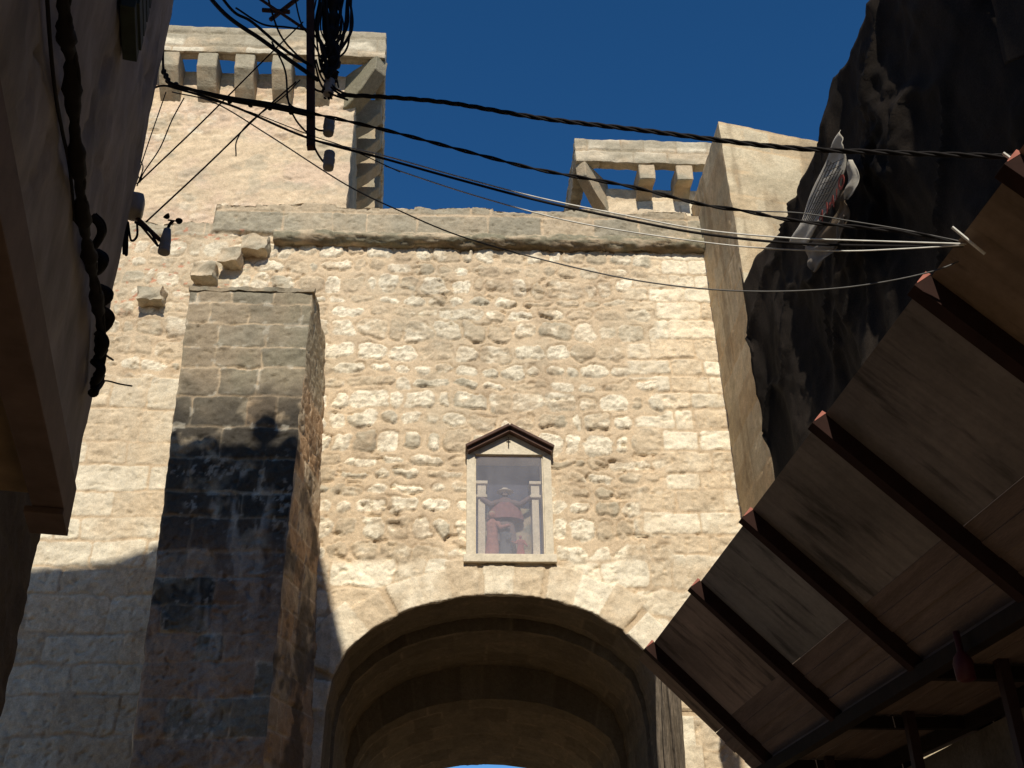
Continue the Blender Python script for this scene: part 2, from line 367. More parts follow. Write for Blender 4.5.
def gate_layout(X, Z):
    hr, cr = rubble(X, Z, 3)
    ha, ca = ashlar(X, Z, .27, .50, 21, TAN*1.06, PALE*1.02, warp=.03, rnd=.05, rough=.020, joint=.010, vary=.22)
    hl, cl = ashlar(X, Z, .345, .60, 31, TAN*1.03, PALE*.90, warp=.045, rnd=.05, rough=.020, joint=.006, vary=.3)
    hg, cg = ashlar(X, Z, .40, .70, 41, GREY*1.0, TAN*.8, warp=.02, rnd=.04, rough=.02, joint=.010, vary=.1)
    hw, cw = ashlar(X, Z, .36, .62, 51, TAN, PALE, warp=.05, rnd=.07, rough=.024, joint=.012, vary=.2)
    nz = (fbm(X*1.6, Z*1.6, 77, 3)-.5)*.9
    # right hand coursed blocks
    step = np.where(np.floor(Z/.54) % 2 == 0, .22, -.12)
    t = ss(-.05, .05, X-2.55+step+nz*.35); h = hr*(1-t)+ha*t; c = mix(cr, ca, t)
    # coarse blocks low down, towards the arch
    t = ss(-.08, .08, 6.15+nz*.3-Z)*ss(-2.2, -2.0, X)
    h = h*(1-t)+hw*t; c = mix(c, cw, t)
    # left of the buttress
    t = ss(-.08, .08, -2.9-X)
    h = h*(1-t)+(hr*.7)*t; c = mix(c, cr*.97, t)
    t2 = t*ss(-.05, .05, 8.55+nz*.15-Z); h = h*(1-t2)+hl*.8*t2; c = mix(c, cl, t2)
    # voussoirs
    dx = X-CX; prof = dense(PROF, 220); 
    near = (np.abs(dx) < 3.0) & (Z < 6.9)
    dist = np.full(X.shape, 9.0); sid = np.zeros(X.shape)
    pts = np.stack([dx[near], Z[near]], 1); dm = np.full(len(pts), 9.0); im = np.zeros(len(pts))
    L = np.concatenate([[0], np.cumsum(np.linalg.norm(np.diff(prof, axis=0), axis=1))])
    for i in range(len(prof)):
        dd = np.hypot(pts[:, 0]-prof[i, 0], pts[:, 1]-prof[i, 1]); k = dd < dm; dm[k] = dd[k]; im[k] = L[i]
    dist[near] = dm; sid[near] = im
    k = np.floor(sid/.34); fr = sid/.34-k; vl = .34+.14*hsh(k, k*0, 91)
    dj = np.minimum(np.minimum(fr, 1-fr)*.34*(1+dist*.4), vl-dist)
    m = ss(0.004, .018, dj)
    hv = m*(.03+.02*(hsh(k, k*0, 93)-.5)+(fbm(X*9, Z*9, 94, 5, .6)-.5)*.05)
    cv = mix(np.broadcast_to(TAN, X.shape+(3,)), PALE, ss(.2, .8, hsh(k, k*0, 95)*.6+.5*fbm(X*5, Z*5, 96, 4)))*(0.84+.3*fbm(X*9, Z*9, 97, 4))[..., None]
    cv = mix(np.broadcast_to(MORTAR*.8, X.shape+(3,)), cv, m)
    t = ss(-.004, .012, vl-dist)*(Z > 3.4)
    h = h*(1-t)+hv*t; c = mix(c, cv, t)
    # grey coping courses on top
    t = ss(-.02, .02, Z-10.86+(fbm(X*5, Z*0, 78, 2)-.5)*.06)*ss(-3.35, -3.28, X)
    h = h*(1-t)+(hg+.05)*t; c = mix(c, cg*.92, t)
    t = ss(10.72, 10.80, Z)*ss(-4.6, -4.4, X)*(1-ss(-3.4, -3.28, X)); c = mix(c, cg, t*.8)
    # brick-red scraps set in the mortar, upper left
    rd = ss(.74, .78, fbm(X*9, Z*17, 79, 3))*ss(.2, .5, 1-np.abs(Z-10.3)/1.1)*ss(-2.2, -3.2, X); c = mix(c, np.array((.50, .20, .12)), rd*.8)
    # large soft stains
    g = fbm(X*.7, Z*.7, 80, 4); c = c*(0.90+.22*g)[..., None]
    lo = ss(6.3, 4.5, Z)*(X < -1.3); c = c*(1-.25*lo)[..., None]  # shadow of the house painted into the lower left wall colour
    return h, c
def gate_wall():
    res = 0.0165
    xs = np.arange(-7.0, 3.62, res); zs = np.arange(0, 11.42, res)
    X, Z = np.meshgrid(xs, zs)
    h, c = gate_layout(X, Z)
    Y = 12.0-h
    top = 11.36+(fbm(X*3.0, X*0, 66, 3)-.5)*.09 - .05*(hsh(np.floor(X/.55), X*0, 67) > .7)
    top = np.where(X < -3.30, 11.02+(fbm(X*4, X*0, 68, 3)-.5)*.16, top)
    Zt = np.minimum(Z, top)
    dx = X-CX
    inside = (Z < archz(dx)) & (np.abs(dx) < 1.93)
    # snap rim
    idx = np.arange(X.size).reshape(X.shape)
    q = np.stack([idx[:-1, :-1], idx[:-1, 1:], idx[1:, 1:], idx[1:, :-1]], -1).reshape(-1, 4)
    ins = inside.ravel(); keep = ~ins[q].all(1)
    over = (Z > top+res*1.5).ravel(); keep &= ~over[q].all(1)
    nich = ((X > .28) & (X < 1.155) & (Z > 6.20) & (Z < 7.50)).ravel(); keep &= ~nich[q].all(1)
    q = q[keep]
    used = np.zeros(X.size, bool); used[q.ravel()] = True
    sn = np.where(used & ins)[0]
    prof = dense(PROF, 1600); Xf = X.ravel().copy(); Zf = Zt.ravel().copy(); Yf = Y.ravel().copy()
    for i in sn:
        dd = (prof[:, 0]-(Xf[i]-CX))**2+(prof[:, 1]-Zf[i])**2; j = dd.argmin(); 
        r = (fbm(np.array([Xf[i]*6]), np.array([Zf[i]*6]), 99, 3)[0]-.5)*.05
        Xf[i] = prof[j, 0]+CX; Zf[i] = prof[j, 1]+r
        Yf[i] = 12.0+.01
    V = np.stack([Xf, Yf, Zf], 1)
    used = np.unique(q); rm = np.full(X.size, -1); rm[used] = np.arange(len(used))
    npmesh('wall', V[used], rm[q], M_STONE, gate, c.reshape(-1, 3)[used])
gate_wall()
# body behind the face so the gate has real depth
bm = bmesh.new()
box(bm, -7, -1.36, 12.12, 16.9, 0, 10.7); box(bm, 2.46, 7, 12.12, 16.9, 0, 10.7); box(bm, -1.40, 2.50, 12.40, 16.9, 6.0, 10.7)
box(bm, -3.28, 3.6, 12.12, 12.5, 10.7, 11.25)
o = obj('wall_core', bm, mat('core_stone', tuple(TAN*.8), .95, .1, noise=(4,), bump=.01))
o.parent = gate; o.matrix_parent_inverse = Matrix.Translation(-Vector(gate.location))
# passage: stepped vaults
def scaled(prof, dz, inset):
    p = prof.copy(); crown = p[:, 1].max()
    p[:, 0] = p[:, 0]*(1-inset/1.93); t = np.clip((p[:, 1]-3.0)/(crown-3.0), 0, 1); p[:, 1] = p[:, 1]-dz*t; return p
def sweep_patch(pa, pb, ya, yb, seed, res=.04, dark=1.0, steps=None):
    a = dense(pa, int(16/res)); b = dense(pb, int(16/res)); n = steps or max(2, int(abs(yb-ya)/res)+1)
    t = np.linspace(0, 1, n)[:, None]
    X = a[None, :, 0]*(1-t)+b[None, :, 0]*t+CX; Z = a[None, :, 1]*(1-t)+b[None, :, 1]*t; Y = np.broadcast_to(ya+(yb-ya)*t, X.shape)
    sL = np.broadcast_to(np.linspace(0, 16, a.shape[0])[None, :], X.shape)
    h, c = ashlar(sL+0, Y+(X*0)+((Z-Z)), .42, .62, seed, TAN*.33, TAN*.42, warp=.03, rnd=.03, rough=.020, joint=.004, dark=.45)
    # normals towards the inside of the passage
    W = np.stack([X, Y, Z], -1)
    cen = np.array([CX, 0, 3.5]); dirv = cen-W; dirv[..., 1] = 0; dirv /= np.linalg.norm(dirv, axis=-1)[..., None]
    e = np.ones(n); e[0] = e[-1] = 0
    if n > 2: W = W+dirv*(h*.8*e[:, None])[..., None]
    darkening = ss(3.5, 5.5, Z)*.25  # darker towards the crown
    c = c*(dark*(1-darkening*fbm(X*2, Y*2, seed+9, 3)))[..., None]
    idx = np.arange(X.size).reshape(X.shape)
    Fq = np.stack([idx[:-1, :-1], idx[:-1, 1:], idx[1:, 1:], idx[1:, :-1]], -1).reshape(-1, 4)
    return W.reshape(-1, 3), Fq, c.reshape(-1, 3)
P1 = PROF; G = scaled(PROF, -.09, -.09); P2 = scaled(PROF, .13, .03); P3 = scaled(PROF, .58, .10); P4 = scaled(PROF, .945, .27)
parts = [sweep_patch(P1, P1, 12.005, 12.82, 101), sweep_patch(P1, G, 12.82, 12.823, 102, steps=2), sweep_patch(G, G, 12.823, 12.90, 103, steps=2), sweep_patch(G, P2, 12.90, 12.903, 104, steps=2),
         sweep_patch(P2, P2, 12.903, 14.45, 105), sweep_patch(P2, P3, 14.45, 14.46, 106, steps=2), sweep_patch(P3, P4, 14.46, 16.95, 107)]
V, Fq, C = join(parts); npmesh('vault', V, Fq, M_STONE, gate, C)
# cornice: a weathered half-round moulding
def cornice():
    L = 3.50+2.45; n = int(L/.02); m = 20
    s = np.linspace(0, L, n); a = np.linspace(-.62*pi, .62*pi, m); Sg, A = np.meshgrid(s, a, indexing='ij')
    nz = fbm(Sg*3, A*1.3, 131, 4)-.5; n2 = fbm(Sg*14, A*6, 132, 4)-.5
    jt = ss(.03, 0, np.abs(((Sg+.2*hsh(np.floor(Sg/.6), Sg*0, 7)) % .6)-.3))*.018
    r = .13*(1+nz*.55+n2*.45)-jt
    X = -2.45+Sg; Y = 11.97-r*1.0*np.cos(A); Z = 10.765+.02+r*.85*np.sin(A)+(fbm(Sg*1.3, Sg*0, 133, 3)-.5)*.07
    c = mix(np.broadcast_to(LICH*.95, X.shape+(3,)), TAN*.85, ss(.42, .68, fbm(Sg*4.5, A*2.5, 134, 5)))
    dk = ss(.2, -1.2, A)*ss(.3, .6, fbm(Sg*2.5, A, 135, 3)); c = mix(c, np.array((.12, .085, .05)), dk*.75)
    idx = np.arange(X.size).reshape(X.shape); Fq = np.stack([idx[:-1, :-1], idx[:-1, 1:], idx[1:, 1:], idx[1:, :-1]], -1).reshape(-1, 4)
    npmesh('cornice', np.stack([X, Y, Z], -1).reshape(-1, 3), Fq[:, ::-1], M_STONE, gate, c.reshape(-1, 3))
cornice()
def ash(base, alt, seed, rh=.36, ln=.6, rough=.014, dark=0.0):
    return lambda U, V: ashlar(U, V, rh, ln, seed, base, alt, warp=.015, rnd=.03, rough=rough, joint=.006, dark=dark)
def lone(base, alt, seed):
    def f(U, V):
        h = (fbm(U*9, V*9, seed, 4)-.5)*.05; c = mix(np.broadcast_to(base, U.shape+(3,)), alt, ss(.3, .7, fbm(U*5, V*5, seed+1, 4)))
        return h, c*(.85+.3*fbm(U*20, V*20, seed+2, 3))[..., None]
    return f
# projecting stones left of the cornice
for i, (xa, xb, za, zb) in enumerate(((-4.11, -3.76, 9.60, 9.84), (-3.46, -3.13, 10.0, 10.24), (-3.13, -2.83, 10.24, 10.48), (-2.84, -2.50, 10.45, 10.69))):
    masonry_block('projecting_stone', xa+.02, xb-.02, 11.81, 12.03, za+.02, zb, M_STONE, gate, lone(GREY*1.05, TAN*.95, 140+i*5), res=.02, jamp=.055, js=150+i)
# right hand pier that comes forward
def pier_fn(U, V):
    h, c = ashlar(U, V, .40, .75, 161, TAN*.84, PALE*.74, warp=.01, rnd=.02, rough=.008, joint=.004, vary=.12)
    st = ss(.5, .7, fbm(U*1.4, V*1.1, 162, 4)); c = mix(c, GREY*.95, st*.45)
    rn = ss(.60, .70, fbm(U*5, V*.7, 163, 3)); c = mix(c, np.array((.20, .15, .10)), rn*.45); c = c*np.array((1.03, .98, .88))
    return h*.6, c
def pshear(x, y, z):
    xx = x+(11.75-z)*.012*(1 if x < 4 else 0)
    zz = z-(max(0, x-3.48)*.235 if z > 8 else 0)
    return (xx, y, zz)
masonry_block('pier', 3.485, 6.8, 10.5, 12.3, 0, 11.75, M_STONE, gate, pier_fn, res=.03, jamp=.012, faces='FLTR', shear=pshear, js=160)

# buttress
def but_fn(U, V):
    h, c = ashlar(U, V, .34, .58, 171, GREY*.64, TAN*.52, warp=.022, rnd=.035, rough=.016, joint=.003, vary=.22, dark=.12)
    d, a, b, cc = courses(U, V, .34, .58, .022, .035, 171, .22)
    green = ss(.35, .65, fbm(U*2.1, V*2.1, 172, 4)); top = ss(7.3, 8.3, V)
    c = mix(c, np.broadcast_to(LICH*.95, U.shape+(3,)), green*.5*top*ss(.0, .02, d))
    warm = ss(.68, .80, b)*ss(7.9, 7.5, V); c = mix(c, np.array((.52, .36, .22)), warm*.5)
    # sooty crust and lichen on whole stones, with cast shadow painted into the black
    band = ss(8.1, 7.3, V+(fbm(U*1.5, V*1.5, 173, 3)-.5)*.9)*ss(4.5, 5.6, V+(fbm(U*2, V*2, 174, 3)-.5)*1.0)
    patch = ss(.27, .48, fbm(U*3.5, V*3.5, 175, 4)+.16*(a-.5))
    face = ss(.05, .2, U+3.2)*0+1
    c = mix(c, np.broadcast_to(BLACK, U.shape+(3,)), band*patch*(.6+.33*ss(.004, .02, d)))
    # lime runs
    run = ss(.56, .66, fbm(U*5.5, V*1.6, 176, 4))*ss(6.9, 6.3, V)*ss(.2, .5, 1-np.abs(U-UMID)/.55)
    spk = ss(.60, .68, fbm(U*16, V*13, 178, 4))*ss(.45, .6, fbm(U*2.5, V*2.5, 179, 3)); c = mix(c, np.array((.46, .40, .32)), np.maximum(run*.62, spk*.6)*ss(7.2, 6.8, V))
    lime = ss(.60, .66, fbm(U*9, V*9, 177, 3)); c = mix(c, np.array((.6, .55, .45)), lime*.35*(d < .03))
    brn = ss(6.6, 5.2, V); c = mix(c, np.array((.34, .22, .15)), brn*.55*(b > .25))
    return h*1.15, c
UMID = -2.3
but = thing('buttress', 'tall grey stone buttress left of the arch, its middle black with sooty crust and painted shadow', 'buttress', (-2.4, 11, 0))
def bshear(x, y, z):
    if x < -2.4: xx = x+(9.2-z)*.030
    elif y > 11.5: xx = x+.06+(9.2-z)*.048
    else: xx = x-(9.2-z)*.009
    yy = y; zz = z
    return (xx, yy, zz)
def but_side(U, V):
    h, c = ashlar(U, V, .30, .42, 181, np.array((.47, .31, .18)), TAN*.8, warp=.012, rnd=.025, rough=.014, joint=.008, vary=.14)
    t = ss(7.6, 8.4, V+(fbm(U*2, V*2, 182, 3)-.5)); c = mix(c, np.broadcast_to(LICH*1.2, U.shape+(3,)), t*.6)
    k = ss(.5, .66, fbm(U*3, V*2.4, 183, 4))*ss(8, 7, V); c = mix(c, np.broadcast_to(BLACK*1.5, U.shape+(3,)), k*.75)
    return h*.9, c
parts = []
def cc(x, y, z): return np.array(bshear(x, y, z))
x0, x1, y0, y1, zt = -3.19, -1.715, 11.0, 12.05, 9.2
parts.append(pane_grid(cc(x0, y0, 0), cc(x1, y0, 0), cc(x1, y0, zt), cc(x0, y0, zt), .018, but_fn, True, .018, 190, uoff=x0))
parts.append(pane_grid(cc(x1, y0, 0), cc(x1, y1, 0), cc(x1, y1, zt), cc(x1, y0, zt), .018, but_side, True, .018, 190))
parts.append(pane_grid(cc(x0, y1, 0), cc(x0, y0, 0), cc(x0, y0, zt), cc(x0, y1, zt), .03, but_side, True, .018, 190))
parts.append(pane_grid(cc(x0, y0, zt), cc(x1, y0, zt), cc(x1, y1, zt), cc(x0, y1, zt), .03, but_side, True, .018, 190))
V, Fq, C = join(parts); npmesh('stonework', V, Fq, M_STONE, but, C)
masonry_block('cap_slab', x0-.01, x1+.02, y0-.02, y1-.02, 9.205, 9.26, M_STONE, but, lone(GREY*.7, TAN*.55, 195), res=.02, jamp=.03, js=196)

# ------------------------------------------------------------------ towers with machicolations
def tower_fn(seed):
    def f(U, V):
        h, c = rubble(U, V, seed, .62)
        pl = MORTAR*1.06*(.84+.30*fbm(U*3, V*3, seed+2, 5))[..., None]
        t = ss(.35, .62, fbm(U*1.5, V*1.5, seed+3, 4))
        c = mix(c, pl, .25+.6*t); h = h*(.75-.6*t)+(fbm(U*16, V*18, seed+5, 4, .6)-.5)*.022
        pk = ss(.46, .66, fbm(U*1.6, V*2.2, seed+4, 4)); c = mix(c, np.array((.62, .44, .34)), pk*.40)
        gy = ss(.60, .72, fbm(U*3.2, V*5.2, seed+7, 4)); c = mix(c, GREY*1.1, gy*.5)
        return h, c
    return f
def corbel_mesh(name, a, b, wid, dep, parent, seed, base, alt):
    """sloping bracket from wall point a (low) to parapet underside b; a, b are on the outer-lower edge line"""
    a = np.array(a, float); b = np.array(b, float)
    hz = np.array([b[0]-a[0], b[1]-a[1], 0]); L = np.linalg.norm(hz); hz /= L; sd_ = np.array([-hz[1], hz[0], 0])
    # profile in (hz,z): lower wall point, outer point, top at parapet bottom back
    back = -.06
    P2d = [(0, a[2]), (L*.45, a[2]+.14), (L*.95, b[2]-.27), (L*.98, b[2]), (back, b[2]), (back, a[2])]
    n = len(P2d)
    V = []
    for s in (-1, 1):
        for (x, z) in P2d: V.append(np.array([a[0], a[1], 0])+hz*x+np.array([0, 0, z])+sd_*s*wid/2)
    bm = bmesh.new(); vs = [bm.verts.new(p) for p in V]
    bm.faces.new(vs[:n][::-1]); bm.faces.new(vs[n:])
    for i in range(n): bm.faces.new((vs[i], vs[(i+1) % n], vs[n+(i+1) % n], vs[n+i]))
    bmesh.ops.bevel(bm, geom=bm.edges[:], offset=.012, segments=1, affect='EDGES')
    bmesh.ops.triangulate(bm, faces=bm.faces)
    bmesh.ops.subdivide_edges(bm, edges=bm.edges[:], cuts=3, use_grid_fill=True)
    bmesh.ops.recalc_face_normals(bm, faces=bm.faces)
    me = bpy.data.meshes.new(name); bm.to_mesh(me); bm.free()
    N = len(me.vertices); co = np.zeros(N*3, np.float32); me.vertices.foreach_get('co', co); co = co.reshape(-1, 3)
    co = co+jit(co.astype(float), .014, seed); me.vertices.foreach_set('co', co.astype(np.float32).ravel())
    t = ss(.35, .65, fbm(co[:, 0]*4+co[:, 1]*3, co[:, 2]*5, seed+3, 4)); c = mix(np.broadcast_to(base, (N, 3)), alt, t)
    at = me.color_attributes.new('Col', 'FLOAT_COLOR', 'POINT'); cc4 = np.ones((N, 4), np.float32); cc4[:, :3] = c; at.data.foreach_set('color', cc4.ravel())
    link(name, me, M_STONE, parent)

lt = thing('stone_tower', 'larger stone tower at upper left, its battlement standing on a row of corbels', 'tower', (-4, 13, 0), )
WX, WY = -1.54, 12.25; PX, PY = -1.09, 11.84; MS = -.062; WT = 14.15; PB = 14.17; PT = 14.70
parts = [pane_grid((-8.5, WY, 10.4), (WX, WY, 10.4), (WX, WY, WT), (-8.5, WY, WT), .022, tower_fn(201), True, .02, 210),
         pane_grid((WX, WY, 10.4), (WX+MS*5, 17.2, 10.4), (WX+MS*5, 17.2, WT), (WX, WY, WT), .04, ash(GREY*.9, TAN*.7, 203), True, .02, 210),
         pane_grid((WX, WY, WT), (WX+MS*5, 17.2, WT), (WX-.3+MS*5, 17.2, WT), (WX-.3, WY+.3, WT), .06, ash(GREY, TAN, 204), True, 0, 210),
         pane_grid((-8.5, WY, WT), (WX, WY, WT), (WX-.3, WY+.3, WT), (-8.5, WY+.3, WT), .06, ash(GREY, TAN, 205), True, 0, 210),
         pane_grid((WX-.3, WY+.3, 10.4), (-8.5, WY+.3, 10.4), (-8.5, WY+.3, WT), (WX-.3, WY+.3, WT), .1, ash(TAN, TAN, 206), True, 0, 210),
         pane_grid((WX-.3+MS*5, 17.2, 10.4), (WX-.3, WY+.3, 10.4), (WX-.3, WY+.3, WT), (WX-.3+MS*5, 17.2, WT), .1, ash(TAN, TAN, 207), True, 0, 210)]
V, Fq, C = join(parts); npmesh('wall', V, Fq, M_STONE, lt, C)
def par_fn(seed, g=.8):
    def f(U, V):
        h, c = ashlar(U, V, .26, .55, seed, TAN*.86, PALE*.80, warp=.01, rnd=.025, rough=.008, joint=.006, vary=.05)
        jd, _a, _b, _c = courses(U, V, .26, .55, .01, .025, seed, .05); h = h-ss(.022, .006, jd)*.014; c = mix(c, np.broadcast_to(np.array((.30, .23, .16)), U.shape+(3,)), ss(.020, .006, jd)*.55)
        t = ss(.40, .62, fbm(U*2, V*5, seed+3, 4)+.22*ss(.22, .34, V)); return h*1.1, mix(c, np.broadcast_to(GREY*.85, U.shape+(3,)), t*g)
    return f
masonry_block('parapet', -8.5, PX, PY, PY+.17, PB, PT, M_STONE, lt, par_fn(211), res=.025, jamp=.014, js=212)
masonry_block('parapet', PX-.13, PX-.004, PY+.19, 17.2, PB, PT-.06, M_STONE, lt, par_fn(213), res=.03, jamp=.022, js=214, shear=lambda x, y, z: (x+MS*(y-PY), y, z))
xk = -2.76+.17
k = 0
for i in range(-1, 10):
    xc = -3.187-.5595*(i-1)-0.0
    if i == -1: xc = -2.068
    corbel_mesh('corbel', (xc, WY, 13.52), (xc, PY+.01, PB-.004), .29, .4, lt, 220+i, TAN*.80, GREY*.95)
corbel_mesh('corbel', (WX-.05, WY+.05, 13.48), (PX-.03, PY+.03, PB-.004), .24, .4, lt, 240, GREY*.75, LICH*.9)
for i in range(8):
    yc = 12.86+.60*i
    corbel_mesh('corbel', (WX+MS*(yc-WY), yc, 13.52), (PX-.01+MS*(yc-PY), yc, PB-.004), .25, .4, lt, 250+i, GREY*.9, TAN*.7)

rtw = thing('stone_tower', 'smaller stone tower behind the right end of the cornice, its battlement on corbels', 'tower', (3, 13, 0))
WX2, WY2 = 2.14, 12.35; PX2, PY2 = 1.765, 11.92; WT2 = 12.12; PB2 = 12.27; PT2 = 12.70
parts = [pane_grid((WX2, WY2, 10.4), (5.5, WY2, 10.4), (5.5, WY2, WT2), (WX2, WY2, WT2), .025, ash(TAN, PALE, 301, .34, .7), True, .02, 310),
         pane_grid((WX2, 16.5, 10.4), (WX2, WY2, 10.4), (WX2, WY2, WT2), (WX2, 16.5, WT2), .04, ash(GREY*.9, TAN*.7, 303), True, .02, 310),
         pane_grid((WX2, WY2, WT2), (5.5, WY2, WT2), (5.5, WY2+.3, WT2), (WX2+.3, WY2+.3, WT2), .06, ash(GREY, TAN, 304), True, 0, 310),
         pane_grid((WX2, 16.5, WT2), (WX2, WY2, WT2), (WX2+.3, WY2+.3, WT2), (WX2+.3, 16.5, WT2), .06, ash(GREY, TAN, 305), True, 0, 310),
         pane_grid((5.5, WY2+.3, 10.4), (WX2+.3, WY2+.3, 10.4), (WX2+.3, WY2+.3, WT2), (5.5, WY2+.3, WT2), .1, ash(TAN, TAN, 306), True, 0, 310),
         pane_grid((WX2+.3, WY2+.3, 10.4), (WX2+.3, 16.5, 10.4), (WX2+.3, 16.5, WT2), (WX2+.3, WY2+.3, WT2), .1, ash(TAN, TAN, 307), True, 0, 310)]
V, Fq, C = join(parts); npmesh('wall', V, Fq, M_STONE, rtw, C)
masonry_block('parapet', PX2, 5.5, PY2, PY2+.17, PB2, PT2, M_STONE, rtw, par_fn(311, .7), res=.022, jamp=.022, js=312)
masonry_block('parapet', PX2+.004, PX2+.17, PY2+.19, 16.5, PB2, PT2-.04, M_STONE, rtw, par_fn(313), res=.03, jamp=.022, js=314)
for i, xc in enumerate((2.80, 3.355, 3.92, 4.48)):
    corbel_mesh('corbel', (xc, WY2, 11.90), (xc, PY2+.01, PB2-.004), .24, .4, rtw, 320+i, TAN*.85, GREY)
corbel_mesh('corbel', (WX2+.05, WY2+.05, 11.66), (PX2+.05, PY2+.03, PB2-.004), .17, .4, rtw, 340, GREY*.85, TAN*.7)
for i in range(6):
    corbel_mesh('corbel', (WX2, 13.1+.6*i, 11.70), (PX2+.01, 13.1+.6*i, PB2-.004), .25, .4, rtw, 350+i, GREY*.9, TAN*.7)

# weathered timber beside the arch
bm = bmesh.new()
tube(bm, [(2.39, 11.86, 0), (2.39, 11.86, 2), (2.40, 11.87, 3.4), (2.41, 11.88, 3.95), (2.43, 11.89, 4.5), (2.44, 11.9, 4.9)], [.13, .13, .12, .12, .11, .09], 14)
bmesh.ops.subdivide_edges(bm, edges=bm.edges[:], cuts=4, use_grid_fill=True)
for v in bm.verts:
    a = math.atan2(v.co.y-11.87, v.co.x-2.43); r = 1+.28*sin(a*7+v.co.z*1.3)+.12*sin(a*13+v.co.z*4); v.co.x = 2.43+(v.co.x-2.43)*r; v.co.y = 11.87+(v.co.y-11.87)*r*.8
setp(obj('timber_post', bm, M_WOOD, smooth=False), 'split rough grey timber post standing against the right edge of the arch', 'post')

# ------------------------------------------------------------------ shrine
sh = thing('wall_shrine', 'glazed wall shrine with pale stone frame under a dark gabled hood above the arch', 'shrine', (.72, 12, 6.15))
FR0, FR1 = .20, 1.235
PALEP = mat('shrine_frame', (.67, .58, .44), .9, .15, noise=(9,), noise2=(50, .85, 1.1), lo=.84, hi=1.12, bump=.006)
bm = bmesh.new(); box(bm, FR0, .30, 11.93, 12.25, 6.20, 7.50, .006); obj('frame_side', bm, PALEP, sh)
bm = bmesh.new(); box(bm, 1.135, FR1, 11.93, 12.25, 6.20, 7.50, .006); obj('frame_side', bm, PALEP, sh)
bm = bmesh.new(); box(bm, FR0-.03, FR1+.03, 11.91, 12.25, 6.10, 6.198, .008); obj('sill', bm, PALEP, sh)
bm = bmesh.new()
fp = [(FR0, 7.502), (FR1, 7.502), (FR1, 7.54), (.725, 7.78), (FR0, 7.54)]
a = [bm.verts.new((x, 11.93, z)) for x, z in fp]; b = [bm.verts.new((x, 12.25, z)) for x, z in fp]
bm.faces.new(a); bm.faces.new(b[::-1])
for i in range(5): bm.faces.new((a[i], b[i], b[(i+1) % 5], a[(i+1) % 5]))
obj('gable', bm, PALEP, sh)
M_BACK = mat('shrine_back', (.055, .058, .085), .9, .2, noise=(6,), bump=.002)
bm = bmesh.new(); box(bm, .28, 1.155, 12.27, 12.30, 6.19, 7.51)
obj('back_panel', bm, M_BACK, sh)
for nm, q in (('inner_frame', (.30, .315)), ('inner_frame', (1.12, 1.135))):
    bm = bmesh.new(); box(bm, q[0], q[1], 11.955, 12.26, 6.2, 7.5, .002); obj(nm, bm, PALEP, sh)
def child(o, p):
    o.parent = p; o.matrix_parent_inverse = (p.matrix_world if False else Matrix.Identity(4)); return o
def pilaster(x0, x1):
    bm = bmesh.new(); box(bm, x0, x1, 12.09, 12.255, 6.21, 6.98, .006); p = obj('pilaster', bm, PALEP, sh)
    bm = bmesh.new(); box(bm, x0-.025, x1+.025, 12.06, 12.255, 6.985, 7.02, .006)
    box(bm, x0-.01, x1+.01, 12.075, 12.255, 7.02, 7.16, .006); box(bm, x0-.03, x1+.03, 12.05, 12.255, 7.16, 7.20, .006)
    child(obj('capital', bm, PALEP), p)
pilaster(.345, .43); pilaster(1.0, 1.085)
# rocky painted backdrop relief at the foot of the statues
def relief(x0, x1, z0, z1, seed):
    def f(U, V):
        h = (fbm(U*9, V*6, seed, 5)-.35)*.12*ss(1.0, .6, V/(z1-z0)); c = mix(np.broadcast_to(np.array((.20, .20, .15)), U.shape+(3,)), np.array((.33, .27, .19)), ss(.4, .6, fbm(U*10, V*9, seed+1, 4)))
        return h, c
    V, Fq, C = pane_grid((x0, 12.262, z0), (x1, 12.262, z0), (x1, 12.262, z1), (x0, 12.262, z1), .012, f, True, .01, seed)
    npmesh('rock_relief', V, Fq, M_STONE, sh, C)
relief(.435, .62, 6.205, 6.86, 701); relief(.78, .995, 6.205, 6.92, 705)
# hood
hood = []
bm = bmesh.new()
for s in (-1, 1):
    a = np.array([.7275, 11.86, 7.83]); b = np.array([.7275+s*.53, 11.86, 7.535])
    d = (b-a)/np.linalg.norm(b-a); nrm = np.array([-d[2]*s, 0, d[0]*s]);
    if nrm[2] < 0: nrm = -nrm
    for (off, th, yf) in ((0, .03, 11.78), (-.045, .04, 11.83)):
        pa = a+nrm*off; pb = b+nrm*off
        q = [pa, pb, pb+nrm*th, pa+nrm*th]
        pts = [np.array([p[0], yf, p[2]]) for p in q]+[np.array([p[0], 12.04, p[2]]) for p in q]
        vs = [bm.verts.new(p) for p in pts]
        for f in ((0, 1, 2, 3), (7, 6, 5, 4), (0, 4, 5, 1), (1, 5, 6, 2), (2, 6, 7, 3), (3, 7, 4, 0)): bm.faces.new([vs[i] for i in f])
obj('hood', bm, M_HOOD, sh)
bm = bmesh.new(); box(bm, .709, .721, 11.90, 11.915, 7.60, 7.72); box(bm, .69, .740, 11.898, 11.914, 7.685, 7.695)
obj('iron_cross', bm, M_DSTEEL, sh)
